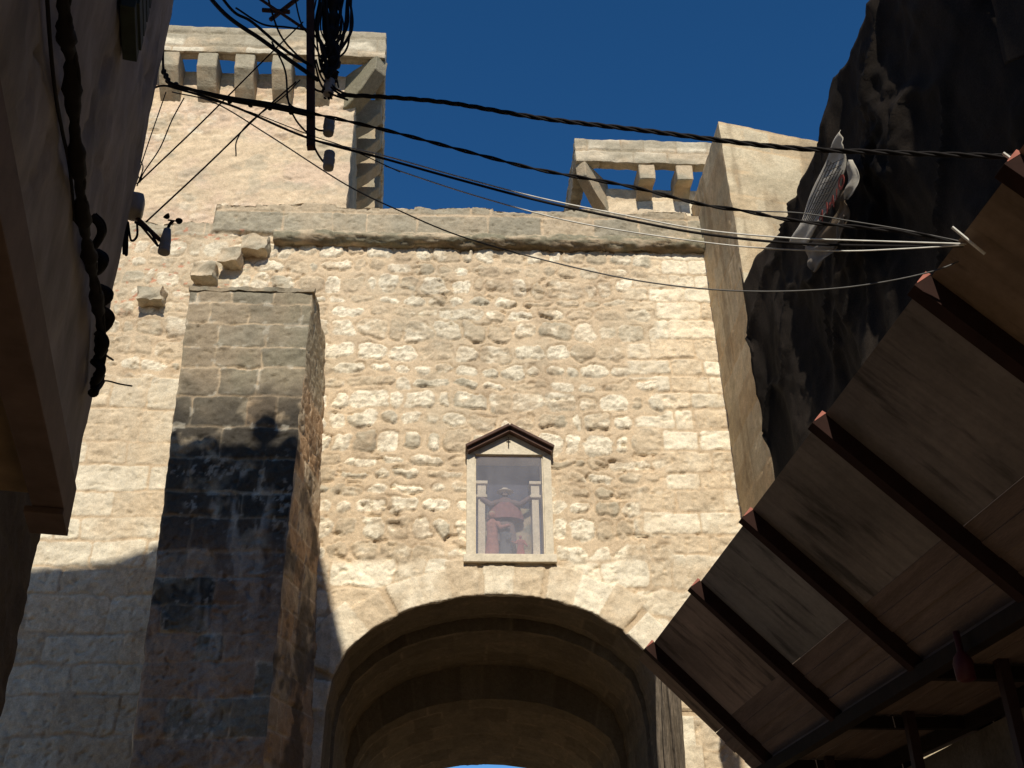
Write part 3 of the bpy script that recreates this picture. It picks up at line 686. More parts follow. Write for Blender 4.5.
# dusty glass
g = bpy.data.materials.new('dusty_glass'); g.use_nodes = True; n = g.node_tree; b = n.nodes['Principled BSDF']; out = n.nodes['Material Output']
b.inputs['Base Color'].default_value = (.50, .46, .46, 1); b.inputs['Roughness'].default_value = .6
tr = n.nodes.new('ShaderNodeBsdfTransparent'); gl = n.nodes.new('ShaderNodeBsdfGlossy'); gl.inputs['Roughness'].default_value = .03
m1 = n.nodes.new('ShaderNodeMixShader'); m2 = n.nodes.new('ShaderNodeMixShader'); m2.inputs[0].default_value = .04
nz = n.nodes.new('ShaderNodeTexNoise'); nz.inputs['Scale'].default_value = 3; nz.inputs['Detail'].default_value = 5
mr = n.nodes.new('ShaderNodeMapRange'); mr.inputs[1].default_value = .3; mr.inputs[2].default_value = .7; mr.inputs[3].default_value = .10; mr.inputs[4].default_value = .20
n.links.new(nz.outputs[0], mr.inputs[0]); n.links.new(mr.outputs[0], m1.inputs[0])
n.links.new(tr.outputs[0], m1.inputs[1]); n.links.new(b.outputs[0], m1.inputs[2]); n.links.new(m1.outputs[0], m2.inputs[1]); n.links.new(gl.outputs[0], m2.inputs[2]); n.links.new(m2.outputs[0], out.inputs[0])
bm = bmesh.new(); box(bm, .317, 1.118, 11.965, 11.971, 6.205, 7.495); obj('glass_pane', bm, g, sh)
# statues: each one continuous voxel-fused figure
def statue(name, label, x, z0, H_, robe, lean=0, arms=(), wide=1.0, cloak=None, hat=None, skin=(.62, .47, .38), y=12.13):
    t = thing(name, label, 'statue', (x, y, z0))
    mr_ = mat('painted_robe', robe, .7, .3, noise=(25,), bump=.003, bscale=60)
    bm = bmesh.new(); s = H_
    lathe(bm, (x, y, z0), [(.17*s*wide, 0), (.16*s*wide, .10*s), (.13*s*wide, .35*s), (.115*s*wide, .52*s), (.13*s*wide, .68*s), (.135*s*wide, .76*s), (.06*s, .835*s), (.042*s, .86*s), (.04*s, .90*s)], 18, sy=.62)
    lathe(bm, (x+lean*.02, y-.01, z0), [(.01*s, .855*s), (.05*s, .87*s), (.068*s, .91*s), (.072*s, .945*s), (.06*s, .985*s), (.01*s, 1.0*s)], 14, sy=1.05)
    tube(bm, [(x+lean*.02, y-.07*s, z0+.93*s), (x+lean*.02, y-.10*s, z0+.915*s)], [.014*s, .010*s], 6)
    for (ex, ez, hx, hz_, fw_) in arms:
        sx = 1 if ex > 0 else -1
        tube(bm, [(x+sx*.06*s*wide, y-.02*s, z0+.74*s), (x+sx*.12*s*wide, y-.04*s, z0+.73*s), (x+ex*s, y-.09*s, z0+ez*s), (x+hx*s, y-(fw_+.04)*s, z0+hz_*s)], [.06*s, .07*s, .058*s, .04*s], 8)
        lathe(bm, (x+hx*s, y-fw_*s, z0+hz_*s-.02*s), [(.005*s, -.01*s), (.03*s, .0), (.033*s, .02*s), (.02*s, .05*s), (.005*s, .06*s)], 8)
    o = obj('figure', bm, mr_, t)
    rm = o.modifiers.new('fuse', 'REMESH'); rm.mode = 'VOXEL'; rm.voxel_size = .0065; rm.use_smooth_shade = True
    # head colour and cloak as clothing parts
    if cloak:
        bm = bmesh.new(); lathe(bm, (x, y+.012, z0), [(.30*s*wide*cloak[1], .42*s), (.29*s*wide*cloak[1], .50*s), (.22*s*wide, .66*s), (.155*s*wide, .76*s), (.085*s, .84*s)], 18, sy=.55)
        obj('cloak', bm, mat('painted_cloak', cloak[0], .7, .3, noise=(25,), bump=.002), t)
    if hat:
        bm = bmesh.new(); lathe(bm, (x+lean*.02, y-.005, z0+.955*s), [(.072*s, -.03*s), (hat[1]*s, 0), (hat[1]*s*.9, .012*s), (.075*s, .035*s), (.05*s, .07*s), (.01, .08*s)], 18, sy=.9)
        obj('hat', bm, mat('painted_hat', hat[0], .7, .3, noise=(25,)), t)
    bm = bmesh.new(); lathe(bm, (x+lean*.02, y-.022*s, z0), [(.01*s, .868*s), (.052*s, .88*s), (.064*s, .92*s), (.06*s, .955*s), (.01*s, .97*s)], 12, sy=1.0)
    obj('face', bm, mat('painted_skin', skin, .6, .3, noise=(20,)), t, True)
    return t
statue('saint_statue', 'large robed saint statue with broad hat and outspread arms in the middle of the shrine', .675, 6.42, .70, (.15, .105, .10), arms=((-.26, .68, -.42, .80, .06), (.26, .68, .44, .82, .06)), wide=1.2, cloak=((.20, .09, .085), .92), hat=((.55, .48, .38), .15), y=12.15)
statue('angel_statue', 'slim rose robed statue standing at the left foot of the large saint', .515, 6.23, .56, (.30, .14, .115), arms=((.18, .62, .36, .66, .10),), hat=((.30, .22, .16), .085), y=12.09)
statue('kneeling_statue', 'small dark hooded statue with pale face kneeling in front of the saint', .665, 6.23, .37, (.06, .065, .075), arms=((.14, .55, .05, .5, .16),), wide=1.35, hat=((.05, .05, .06), .10), skin=(.62, .56, .48), y=12.07)
statue('child_statue', 'smallest red robed statue at the right foot of the large saint', .85, 6.23, .26, (.30, .10, .08), arms=((-.2, .6, -.42, .66, .1), (.2, .6, .3, .45, .1)), wide=1.3, y=12.08)

# ------------------------------------------------------------------ left: jettied plaster house
HA = radians(11.9); hd = np.array([-sin(HA), cos(HA), 0]); hn = np.array([cos(HA), sin(HA), 0])   # along the street; outward normal
HC = np.array([-1.60, 4.30, 0])
def hp(s, o, z): return HC+hd*s+hn*o+np.array([0, 0, z])       # s: + beyond the far corner, o: out into the street
house = thing('plaster_house', 'grey plastered house with a jettied upper storey at the left edge', 'house', tuple(HC))
def hbox(bm, s0, s1, o0, o1, z0, z1, bev=0.0, zdrop=0.0):
    hexa(bm, [hp(s0, o0, z0), hp(s1, o0, z0), hp(s1, o1, z0), hp(s0, o1, z0), hp(s0, o0, z1-zdrop), hp(s1, o0, z1-zdrop), hp(s1, o1, z1), hp(s0, o1, z1)], bev)
HT = 12.17
def plaster_fn(U, V):
    h = (fbm(U*1.3, V*1.0, 401, 4)-.5)*.05+(fbm(U*9, V*9, 402, 4)-.5)*.006
    crk = 1-np.abs(2*fbm(U*1.6, V*.9, 403, 4)-1); h = h-ss(.965, .995, crk)*.02-ss(.62, .66, fbm(U*2.5, V*1.5, 404, 4))*.008
    return h, np.broadcast_to(np.array((.5, .5, .5)), U.shape+(3,))
parts = [pane_grid(hp(-9, 0, 3.555), hp(0, 0, 3.555), hp(0, 0, HT), hp(-9, 0, HT), .05, plaster_fn, True, .012, 410),
         pane_grid(hp(0, 0, 3.555), hp(0, -5, 3.555), hp(0, -5, HT+.2), hp(0, 0, HT), .06, plaster_fn, True, .012, 410),
         pane_grid(hp(-9, -5, 3.555), hp(-9, 0, 3.555), hp(-9, 0, HT), hp(-9, -5, HT+.2), .2, plaster_fn, True, .012, 410),
         pane_grid(hp(-9, 0, HT), hp(0, 0, HT), hp(0, -5, HT+.2), hp(-9, -5, HT+.2), .2, plaster_fn, True, .012, 410)]
V, Fq, C = join(parts); npmesh('upper_wall', V, Fq, M_PLASTER, house, None)
bm = bmesh.new(); hbox(bm, -9, .01, -.11, .012, 3.36, 3.55, .006); obj('fascia', bm, M_FASCIA, house)
bm = bmesh.new(); hbox(bm, -9, -.01, -5, -.112, 3.50, 3.552); obj('soffit', bm, M_SOFFIT, house)
bm = bmesh.new(); hbox(bm, -.22, .012, -.135, .014, 3.33, 3.358, .004); obj('corner_bracket', bm, M_FASCIA, house)
bm = bmesh.new(); hbox(bm, -9, -1.2, -5, -1.0, 0, 3.498); obj('ground_floor_wall', bm, M_DARKWALL, house)
# roof clutter whose shadow falls on the buttress
def shadow_src(p, s): p = np.array(p, float); return p-np.array([-sdir.x, -sdir.y, -sdir.z])*s
bm = bmesh.new()
c0 = np.array([-2.09, 11.0, 7.25]); t = (11.0-4.0)/(-sdir.y); q = c0+np.array(sdir)*t
lathe(bm, (q[0], q[1], q[2]-.10), [(.012, -.75), (.012, .0), (.11, .03), (.17, .1), (.15, .22), (.06, .30)], 12)
obj('chimney_cowl', bm, M_DARKWALL, house)
bm = bmesh.new(); hexa(bm, [hp(-1.2, -3.3, HT-.1), hp(-.05, -3.3, HT-.1), hp(-.05, -.02, HT-.03), hp(-1.2, -.02, HT-.03), hp(-1.2, -3.3, HT+.10), hp(-.05, -1.75, HT+.30), hp(-.05, -.3, HT+.06), hp(-1.2, -.02, HT-.02)]); obj('roof_ridge', bm, M_DARKWALL, house)
for (cx_, wd, up_) in ((-3.12, .14, .10), (-1.78, .16, .06), (-2.75, .2, .03)):
    bm = bmesh.new(); c0 = np.array([cx_, 11.0, 7.1]); q = c0+np.array(sdir)*t; lathe(bm, (q[0], q[1], q[2]-.3), [(wd*1.1, -.1), (wd*1.1, .2), (wd*.9, .3), (wd*.5, .32+up_)], 9)
    obj('roof_pot', bm, M_DARKWALL, house)
# green shutter
bm = bmesh.new(); qa = atP(112, 33, HC, hn); qb = atP(128, 33, HC, hn)
sa = float((qa-HC)@hd); sb = float((qb-HC)@hd); z_ = (qa[2]+qb[2])/2
hbox(bm, sa, sb, .002, .06, z_, z_+1.3, .004)
for k in range(14): hbox(bm, sa+.02, sb-.02, .06, .07, z_+.05+k*.085, z_+.11+k*.085)
obj('shutter', bm, M_GREEN, house)

# dark low house farther along on the left
dh = thing('dark_house', 'dark unlit house wall below and beyond the jettied house at lower left', 'house', (-4, 6, 0))
bm = bmesh.new(); q0 = np.array([-2.77, 7.0, 0])
def dp(s, o, z): return q0+hd*s+hn*o+np.array([0, 0, z])
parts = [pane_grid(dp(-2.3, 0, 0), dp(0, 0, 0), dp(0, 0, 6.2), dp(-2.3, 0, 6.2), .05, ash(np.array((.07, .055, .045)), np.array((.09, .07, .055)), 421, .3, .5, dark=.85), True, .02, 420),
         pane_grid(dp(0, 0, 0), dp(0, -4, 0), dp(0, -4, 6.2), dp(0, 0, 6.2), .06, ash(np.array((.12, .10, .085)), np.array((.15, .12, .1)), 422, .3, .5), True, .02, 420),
         pane_grid(dp(-2.3, 0, 6.2), dp(0, 0, 6.2), dp(0, -4, 6.2), dp(-2.3, -4, 6.2), .2, ash(GREY, GREY, 423, .3, .5), True, .0, 420)]
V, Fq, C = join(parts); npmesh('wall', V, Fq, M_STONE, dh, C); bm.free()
bm = bmesh.new(); hexa(bm, [dp(-2.35, .02, 5.95), dp(.06, .02, 5.95), dp(.06, .05, 5.95), dp(-2.35, .05, 5.95), dp(-2.35, .02, 6.1), dp(.06, .02, 6.1), dp(.06, .08, 6.1), dp(-2.35, .08, 6.1)])
obj('eave', bm, M_FASCIA, dh)

# ------------------------------------------------------------------ right: building behind the scaffold
rb = thing('street_building', 'plain dark rendered building behind the scaffold at the right edge', 'building', (5, 4, 0))
bm = bmesh.new(); box(bm, 4.9, 9, -8, 8.9, 0, 8.9); obj('wall', bm, M_DARKWALL, rb)
bm = bmesh.new(); box(bm, 4.8, 9.1, -8.1, 9.0, 8.9, 9.0); obj('roof_edge', bm, M_FASCIA, rb)
bm = bmesh.new(); box(bm, 4.15, 8.8, -3, 10.35, 0, 3.42); obj('ground_storey', bm, M_DARKWALL, rb)

bm = bmesh.new(); box(bm, 2.95, 9, -14, -4.0, 0, 12.5); obj('shade_block', bm, M_DARKWALL, rb)  # unseen block added behind the camera to shade the right side

# ------------------------------------------------------------------ scaffold with sloping protection fan
sc = thing('scaffold', 'red primed steel scaffold with a sloping boarded protective fan over the street', 'scaffold', (3, 5, 0))
EZ = 4.60
EA = atZ(640, 660, EZ); EB = atZ(1024, 150, EZ); ed = (EA-EB)/np.linalg.norm(EA-EB); ed[2] = 0; ed /= np.linalg.norm(ed)
er = np.array([ed[1], -ed[0], 0])                               # to the right
dn = (er-np.array([0, 0, 1.0]))/sqrt(2)                         # down the slope
fn_ = np.cross(ed, dn); fn_ = fn_ if fn_[2] < 0 else -fn_       # outward, underneath
WF = 1.51
def fp_(y, t, o=0.0):
    """point on the fan: y along the street, t down the slope, o below the underside"""
    s = (y-EA[1])/ed[1]; return EA+ed*s+dn*t+fn_*o
ys = sorted([float(atZ(px, py, EZ)[1]) for px, py in ((828, 417), (750, 512), (702, 582), (648, 643), (922, 280), (1003, 160))])
ys = [ys[0]-1.15*1.0, ys[0]] + ys[1:]
ys = [ys[0]-1.3] + ys
y_end = float(EA[1])+.02
print('fan ys', ys, y_end)
bounds = ys+[y_end]
for i in range(len(bounds)-1):
    ya, yb = bounds[i]+.006, bounds[i+1]-.006
    bm = bmesh.new(); t0, t1 = random.uniform(-.015, .01), .98+random.uniform(-.03, .03)
    hexa(bm, [fp_(ya, t0, 0), fp_(yb, t0, 0), fp_(yb, t1, 0), fp_(ya, t1, 0), fp_(ya, t0, -.018), fp_(yb, t0, -.018), fp_(yb, t1, -.018), fp_(ya, t1, -.018)])
    obj('plywood_sheet', bm, M_PLYS[(i+1) % 5], sc)
    t = t1+(.006 if i % 2 else -.01)
    for k in range(4):
        wk = .128; bm = bmesh.new(); o1 = .009*(k % 2)+random.uniform(0, .006); o0 = .009*(k % 2)+random.uniform(0, .006)
        hexa(bm, [fp_(ya, t, o0), fp_(yb, t, o1), fp_(yb, t+wk, o1), fp_(ya, t+wk, o0), fp_(ya, t, o0-.03), fp_(yb, t, o1-.03), fp_(yb, t+wk, o1-.03), fp_(ya, t+wk, o0-.03)], .003)
        obj('plank', bm, M_PLANK, sc); t += wk-.006
brk = []
for y in ys:
    bm = bmesh.new()
    a0 = fp_(y, -.03, .055); b0 = fp_(y, WF+.02, .055)
    obox(bm, (a0+b0)/2, dn, ed, fn_, WF+.03, .085, .108, .003)
    o = obj('bracket_beam', bm, M_BEAM, sc); brk.append(o)
    bm = bmesh.new()   # bracket end, sun on its red painted in as salmon, corner cut off
    hexa(bm, [fp_(y-.045, -.026, .0), fp_(y+.045, -.026, .0), fp_(y+.045, .0, -.004), fp_(y-.045, .0, -.004), fp_(y-.045, -.020, .085), fp_(y+.045, -.020, .085), fp_(y+.045, -.016, .09), fp_(y-.045, -.016, .09)])
    obj('sunlit_end', bm, M_SUNLIT_RED, sc)
# inner ledger and uprights, deck behind it
bm = bmesh.new(); a0 = fp_(bounds[0], WF, .10); b0 = fp_(y_end-.3, WF, .10); beam(bm, a0, b0, .09, .10); obj('ledger', bm, M_DSTEEL, sc)
bm = bmesh.new(); beam(bm, a0+er*1.05+np.array([0, 0, .02]), b0+er*1.05+np.array([0, 0, .02]), .08, .10); obj('ledger', bm, M_DSTEEL, sc)
for y in ys[1:]:
    p = fp_(y, WF, .0); q = p+er*1.5
    bm = bmesh.new(); beam(bm, (p[0]-.02, p[1], p[2]-.05), (q[0], q[1], q[2]-.05), .07, .09); obj('transom', bm, M_DSTEEL, sc)
    bm = bmesh.new(); beam(bm, (p[0]+.46, p[1]-.09, 0), (p[0]+.46, p[1]-.09, 8.2 if y < 9 else 3.9), .075, .075, upv=(0, 1, 0)); obj('upright', bm, M_STEEL, sc)
for i in range(1, len(ys)-1, 2):
    p = fp_(ys[i], WF, 0); q = fp_(ys[i+1], WF, 0)
    bm = bmesh.new(); beam(bm, (p[0]+.5, p[1], p[2]-.1), (q[0]+1.3, q[1], q[2]-.1), .05, .05); obj('brace', bm, M_DSTEEL, sc)
for k in range(7):
    bm = bmesh.new(); o1 = er*(.05+.205*k); a0 = fp_(ys[0], WF, 0)+o1+np.array([0, 0, .03]); b0 = fp_(y_end-.35, WF, 0)+o1+np.array([0, 0, .03+random.uniform(-.006, .006)])
    obox(bm, (a0+b0)/2, ed, er, (0, 0, 1), np.linalg.norm(b0-a0), .195, .035, .004); obj('deck_board', bm, M_PLANK, sc)
# sunlit gaps at the fan's edge, put in as white rods
for (pa, pb) in (((952, 227), (985, 254)), ((1003, 153), (1040, 180))):
    bm = bmesh.new(); q0_ = fp_(0, -.05, .03); a = atP(*pa, q0_, fn_); b = atP(*pb, q0_, fn_); tube(bm, [a, b], .007, 8); obj('sunlit_gap', bm, M_WHITE, sc)
# red lantern under the deck
lp = atZ(964, 668, 3.3)
bm = bmesh.new(); lathe(bm, lp, [(.03, -.08), (.055, -.07), (.06, .03), (.045, .07), (.02, .10), (.02, .22)], 12)
setp(obj('warning_lamp', bm, M_REDL, smooth=True), 'small dull red lamp hanging under the scaffold deck near an upright', 'lamp')

# ------------------------------------------------------------------ tarpaulin
TQ = np.array([3.0, 8.87, 0]); TN = er.copy()
def tarp_mesh(name, top, ybot, s_range, label, off=0.0, seed=500, amp=.07, zb=3.75, q=None, res=.035, botfn=None, hem=0.0):
    """top: list of (s,z) on the vertical plane, s measured from the far edge towards the camera"""
    s = np.arange(s_range[0], s_range[1], res); ts = np.array([p[0] for p in top]); tz = np.array([p[1] for p in top])
    zt = np.interp(s, ts, tz); zb_ = botfn(s) if botfn else np.full_like(s, zb)
    nv = int(4.5/res)
    t = np.linspace(0, 1, nv)[:, None]; Sg = np.broadcast_to(s[None, :], (nv, len(s))); Z = zt[None, :]*(1-t)+zb_[None, :]*t
    base = TQ[None, None, :]-ed[None, None, :]*Sg[..., None]
    d = (fbm(Sg*1.3+Z*.35, Z*.35, seed, 2)-.5)*amp*4.0+(fbm(Sg*3.2+Z*.8, Z*.6, seed+1, 3)-.5)*amp*1.2
    cr = 1-np.abs(2*fbm(Sg*1.6-Z*.9, Z*.7+Sg*.5, seed+2, 2)-1); d = d+cr**10*amp*.9
    d = d+((1-np.abs(2*fbm(Sg*3.0+Z*1.2, Z*1.6, seed+12, 4)-1))**4+.6*(1-np.abs(2*fbm(Sg*6.5-Z*2, Z*4, seed+13, 4)-1))**4)*amp*(.42 if off == 0 else .0)*ss(.35, .6, fbm(Sg*.9, Z*.9, seed+14, 3))
    crump = np.exp(-((Sg-3.1)/.5)**2-((Z-7.1)/.7)**2) if off == 0 else 0
    d = d+(1-np.abs(2*fbm(Sg*6, Z*5, seed+3, 3)-1))**2*amp*1.1*crump
    se = (Sg-s_range[0]); wob = (fbm(Z*1.4, Z*0, seed+8, 4)-.5)*.07*ss(.5, 0, se)
    W = base+TN*(off-d*(1 if off == 0 else .6))[..., None]-ed*wob[..., None]; W[..., 2] = Z+(fbm(Sg*3, Z*0, seed+9, 3)-.5)*.03*(1-t)
    idx = np.arange(Z.size).reshape(Z.shape); Fq = np.stack([idx[:-1, :-1], idx[:-1, 1:], idx[1:, 1:], idx[1:, :-1]], -1).reshape(-1, 4)
    o = npmesh(name, W.reshape(-1, 3), Fq, M_TARP, None)
    sm = o.modifiers.new('thick', 'SOLIDIFY'); sm.thickness = .006
    return setp(o, label, 'tarpaulin')
top = []
for px, py in ((747, 287), (744, 268), (757, 255), (776, 232), (797, 197), (813, 165), (827, 132), (832, 78), (845, 68), (862, 40), (880, 4), (900, -40)):
    p = atP(px, py, TQ, TN); top.append((float(-(p-TQ)@ed), float(p[2])))
print('tarp top', top)
top = sorted(top); 
top += [(top[-1][0]+4, top[-1][1]+.3)]
tarp_mesh('tarpaulin', top, 0, (top[0][0], 8.2), 'black crumpled tarpaulin hung along the right above the wooden fan')
tarp_mesh('tarpaulin', [(4.6, 8.5), (8.4, 8.6)], 0, (4.75, 8.2), 'darker second black tarpaulin sagging at the top right corner', off=-.16, seed=540, amp=.07,
          botfn=lambda s: 6.15-.9*ss(4.75, 6.6, s)-.5*np.sin((s-4.6)*1.1))
# torn pale banner on the tarp
BQ = TQ-TN*.28
def bp(px, py): return atP(px, py, BQ, TN)
def patch(bm, pts, seed):
    c = [bp(*p) for p in pts]; n_ = 14; rows = []
    # pts: left edge list and right edge list, same length
    h_ = len(c)//2; Lf = catmull(c[:h_], n_); Rt = catmull(c[h_:], n_)
    for i in range(len(Lf)):
        row = []
        for k in range(9):
            p = Lf[i]*(1-k/8)+Rt[i]*(k/8); p = p-TN*(.012*sin(k*1.1+i*.16+seed)+.010*sin(i*.35+k*.3)); row.append(bm.verts.new(p))
        rows.append(row)
    for i in range(len(rows)-1):
        for k in range(8): bm.faces.new((rows[i][k], rows[i][k+1], rows[i+1][k+1], rows[i+1][k]))
ban = thing('torn_banner', 'torn whitish banner with red letters and a black grid hanging over the tarpaulin', 'banner', tuple(BQ))
bm = bmesh.new()
patch(bm, [(841, 130), (826, 162), (803, 212), (791, 242), (845, 145), (843, 175), (833, 205), (806, 246)], 0)
o = obj('cloth', bm, M_TORN, ban, True); o.modifiers.new('s', 'SOLIDIFY').thickness = .003
bm = bmesh.new(); patch(bm, [(850, 160), (846, 180), (845, 199), (852, 160), (859, 186), (847, 200)], 2)
o = obj('cloth', bm, M_TORN, ban, True); o.modifiers.new('s', 'SOLIDIFY').thickness = .003
bm = bmesh.new(); patch(bm, [(806, 246), (806, 258), (812, 270), (838, 246), (828, 258), (814, 272)], 3)
patch(bm, [(838, 225), (836, 240), (846, 215), (840, 242)], 5)
o = obj('cloth', bm, mat('dirty_banner', (.20, .17, .14), .9, .1, noise=(6,)), ban, True); o.modifiers.new('s', 'SOLIDIFY').thickness = .003
bm = bmesh.new(); patch(bm, [(846, 190), (836, 212), (808, 246), (848, 205), (846, 225), (835, 250)], 1)
o = obj('cloth', bm, mat('brown_banner', (.13, .095, .065), .9, .1, noise=(6,)), ban, True); o.modifiers.new('s', 'SOLIDIFY').thickness = .003
# printed grid
bm = bmesh.new(); BQ2 = BQ-TN*.055
def bq(px, py): return atP(px, py, BQ2, TN)
for k in range(7):
    u = k/6
    tube(bm, [bq(829+7*u*2, 160+10*u), bq(814+14*u, 192+6*u), bq(802+10*u, 222)], .0035, 5)
for k in range(9):
    v_ = k/8
    tube(bm, [bq(827-19*v_, 166+50*v_), bq(844-22*v_, 158+56*v_)], .0035, 5)
obj('printed_grid', bm, M_INK, ban)
for i, (ch, px, py, sz, rot) in enumerate((('O', 843, 183, .13, 0), ('I', 838, 195, .10, .5), ('A', 834, 202, .11, .6), ('V', 829, 209, .11, .7), ('A', 823, 216, .10, .8))):
    cu = bpy.data.curves.new('letter', 'FONT'); cu.body = ch; cu.size = sz*1.1; cu.extrude = .002; cu.align_x = 'CENTER'; cu.align_y = 'CENTER'; cu.offset = .004
    tmp = bpy.data.objects.new('tmp', cu); COL.objects.link(tmp); bpy.context.view_layer.update()
    me = bpy.data.meshes.new_from_object(tmp.evaluated_get(bpy.context.evaluated_depsgraph_get())); bpy.data.objects.remove(tmp)
    me.name = 'lettering'; o = bpy.data.objects.new('lettering', me); COL.objects.link(o); me.materials.append(M_REDINK)
    # glyph plane faces the street (-TN): x along -ed (towards the camera = right in view), y up
    X_ = Vector(-ed); Y_ = Vector((0, 0, 1)); Z_ = Vector(-TN); q = bq(px, py)-TN*.012
    mt = Matrix(((X_.x, Y_.x, Z_.x, q[0]), (X_.y, Y_.y, Z_.y, q[1]), (X_.z, Y_.z, Z_.z, q[2]), (0, 0, 0, 1)))@Matrix.Rotation(-rot, 4, 'Z')
    me.transform(mt); o.parent = ban; o.matrix_parent_inverse = Matrix.Translation(-Vector(ban.location))

# ------------------------------------------------------------------ cables across the street
LFT = 4.42
def cpts(px, y0, y1, endfix=None):
    """pixels along the cable, hung in the vertical sheet between the two fixings"""
    xs = [p[0] for p in px]; out = []
    for (x, y) in px:
        t = (x-xs[0])/(xs[-1]-xs[0]); out.append(atY(x, y, y0+(y1-y0)*t))
    return out
def cable(px, y0, y1, r, m, label, strands=1, group=None, pitch=.30):
    bm = bmesh.new(); P_ = catmull(cpts(px, y0, y1), 8)
    if strands > 1: twisted(bm, P_, r, strands, pitch)
    else: tube(bm, P_, r, 7)
    return setp(obj('cable', bm, m, smooth=True), label, 'cable', group)
cable([(338, 95), (385, 97), (450, 103), (540, 118), (640, 130), (780, 147), (900, 153), (1024, 157)], 4.45, 3.26, .0062, M_CABLE, 'thickest twisted black cable, uppermost of those crossing to the right', 3)
cable([(168, 84), (230, 98), (310, 113), (385, 130), (480, 155), (540, 170), (628, 186), (700, 204), (745, 211), (790, 220), (845, 226), (905, 232), (968, 244)], 4.40, 3.84, .0052, M_CABLE, 'twisted black cable second from top, passing in front of the right tower', 2)
cable([(745, 211), (800, 213), (850, 221), (905, 230), (968, 243)], 4.05, 3.83, .0032, M_GCABLE, 'thin grey wire just above the second black cable at the right')
cable([(168, 86), (230, 105), (308, 138), (385, 159), (460, 180), (540, 201), (628, 220), (704, 234), (789, 243), (880, 246), (968, 246)], 4.38, 3.82, .0065, M_CABLE, 'smooth black cable running just under the white one')
cable([(314, 140), (385, 156), (460, 177), (540, 198), (628, 216), (704, 230), (789, 238), (840, 240), (968, 244)], 4.36, 3.80, .0040, M_WCABLE, 'upper of the two white cables crossing to the fan')
cable([(385, 166), (460, 191), (540, 214), (600, 227), (686, 240), (760, 248), (840, 251), (900, 249), (968, 245)], 4.34, 3.81, .0036, M_WCABLE, 'lower of the two white cables, sagging toward the fan')
cable([(172, 92), (215, 103), (270, 136), (345, 184), (400, 211), (460, 236), (540, 259), (640, 281), (740, 291), (840, 288), (930, 272), (982, 250)], 4.36, 3.9, .0036, M_GCABLE, 'lowest thin dark wire sagging across the rubble wall')
cable([(200, 97), (250, 112), (310, 135), (345, 147), (400, 172)], 4.40, 4.30, .0028, M_CABLE, 'thin black wire under the bundle by the left tower')
# cables on the left
def wire(px, ya, yb, r, label, m=None, group=None): return cable(px, ya, yb, r, m or M_CABLE, label, group=group)
wire([(303, 22), (262, 62), (200, 124), (137, 184)], 4.55, 4.40, .0042, 'straight black wire rising to the right over the tower windows')
wire([(296, 82), (262, 112), (205, 167), (146, 222)], 4.55, 4.42, .0046, 'longest straight black wire ending at the wind gauge')
wire([(236, 156), (237, 140), (250, 122), (284, 96), (300, 80)], 4.5, 4.5, .0036, 'loose black wire end hooking downward before the tower')
wire([(184, 98), (172, 120), (160, 148), (144, 172), (140, 182)][::-1], 4.4, 4.42, .0034, 'short slack black wire beside the house corner')
wire([(134, 188), (146, 150), (166, 92)], 4.40, 4.42, .0030, 'short taut black wire close against the house corner')
wire([(100, 381), (108, 381), (120, 384), (132, 386)], 4.4, 4.6, .004, 'short black wire stub by the house below the bundle')
for (px, r, lb) in (([(192, -25), (225, 14), (262, 40), (292, 62), (318, 80)], .013, 'fattest black cable sloping down from the top left to the pole'),
                    ([(206, -25), (232, 10), (252, 22), (285, 50), (308, 64)], .009, 'second thick black cable beside the fattest one'),
                    ([(236, 8), (262, 24), (285, 27), (306, 30)], .006, 'thin black cable joining the pole near the top edge'),
                    ([(263, -20), (278, 30), (296, 54), (312, 66)], .006, 'steep black cable dropping to the pole from the top edge'),
                    ([(292, -20), (300, 20), (312, 40), (322, 60)], .005, 'black cable running close along the left of the pole'),
                    ([(272, 42), (285, 70), (288, 100), (296, 120), (310, 136)], .0055, 'black cable curling down left of the pole to its foot'),
                    ([(286, 96), (292, 106), (308, 112)], .004, 'short slack loop of black cable touching the pole'),
                    ([(146, 96), (150, 90), (160, 86), (170, 86)], .006, 'short black cable end at the house corner below the bundle')):
    wire(px, 4.50, 4.47, r, lb)
bm = bmesh.new()
for k in range(4):
    P_ = catmull(cpts([(171, -10+k), (165, 20), (163, 60+k), (166, 76), (176, 85), (230, 97+k*1.2), (270, 103+k*1.5), (313, 112+k*1.5)], 4.36+.01*k, 4.47), 8); tube(bm, P_, .006+.001*(k % 2), 6)
for k in range(9):
    p = P_[20+k*4]; lathe(bm, p, [(.013, -.012), (.015, 0), (.013, .012)], 8)
setp(obj('cable_bundle', bm, M_CABLE, smooth=True), 'strapped bundle of black cables bending round the house corner toward the pole', 'cable bundle')
bm = bmesh.new(); rnd = random.Random(3)
for k in range(26):
    x0_ = rnd.uniform(318, 350); bulge = rnd.uniform(-12, 14); y1_ = rnd.uniform(55, 100)
    px = [(x0_+rnd.uniform(-6, 6), -30), (x0_+bulge*.4, 0), (x0_+bulge, 30), (328+rnd.uniform(-8, 10)+bulge*.3, 60), (325+rnd.uniform(-6, 14), y1_)]
    yy = 4.52+rnd.uniform(-.05, .05); P_ = catmull([atY(x, y, yy+rnd.uniform(-.02, .02)) for x, y in px], 7); tube(bm, P_, rnd.choice((.005, .006, .009)), 6)
P_ = catmull([atY(x, y, 4.5) for x, y in ((333, -30), (334, 10), (331, 35), (334, 60), (330, 78))], 8)
tube(bm, P_, [.032+.012*sin(i*1.3) for i in range(len(P_))], 9)
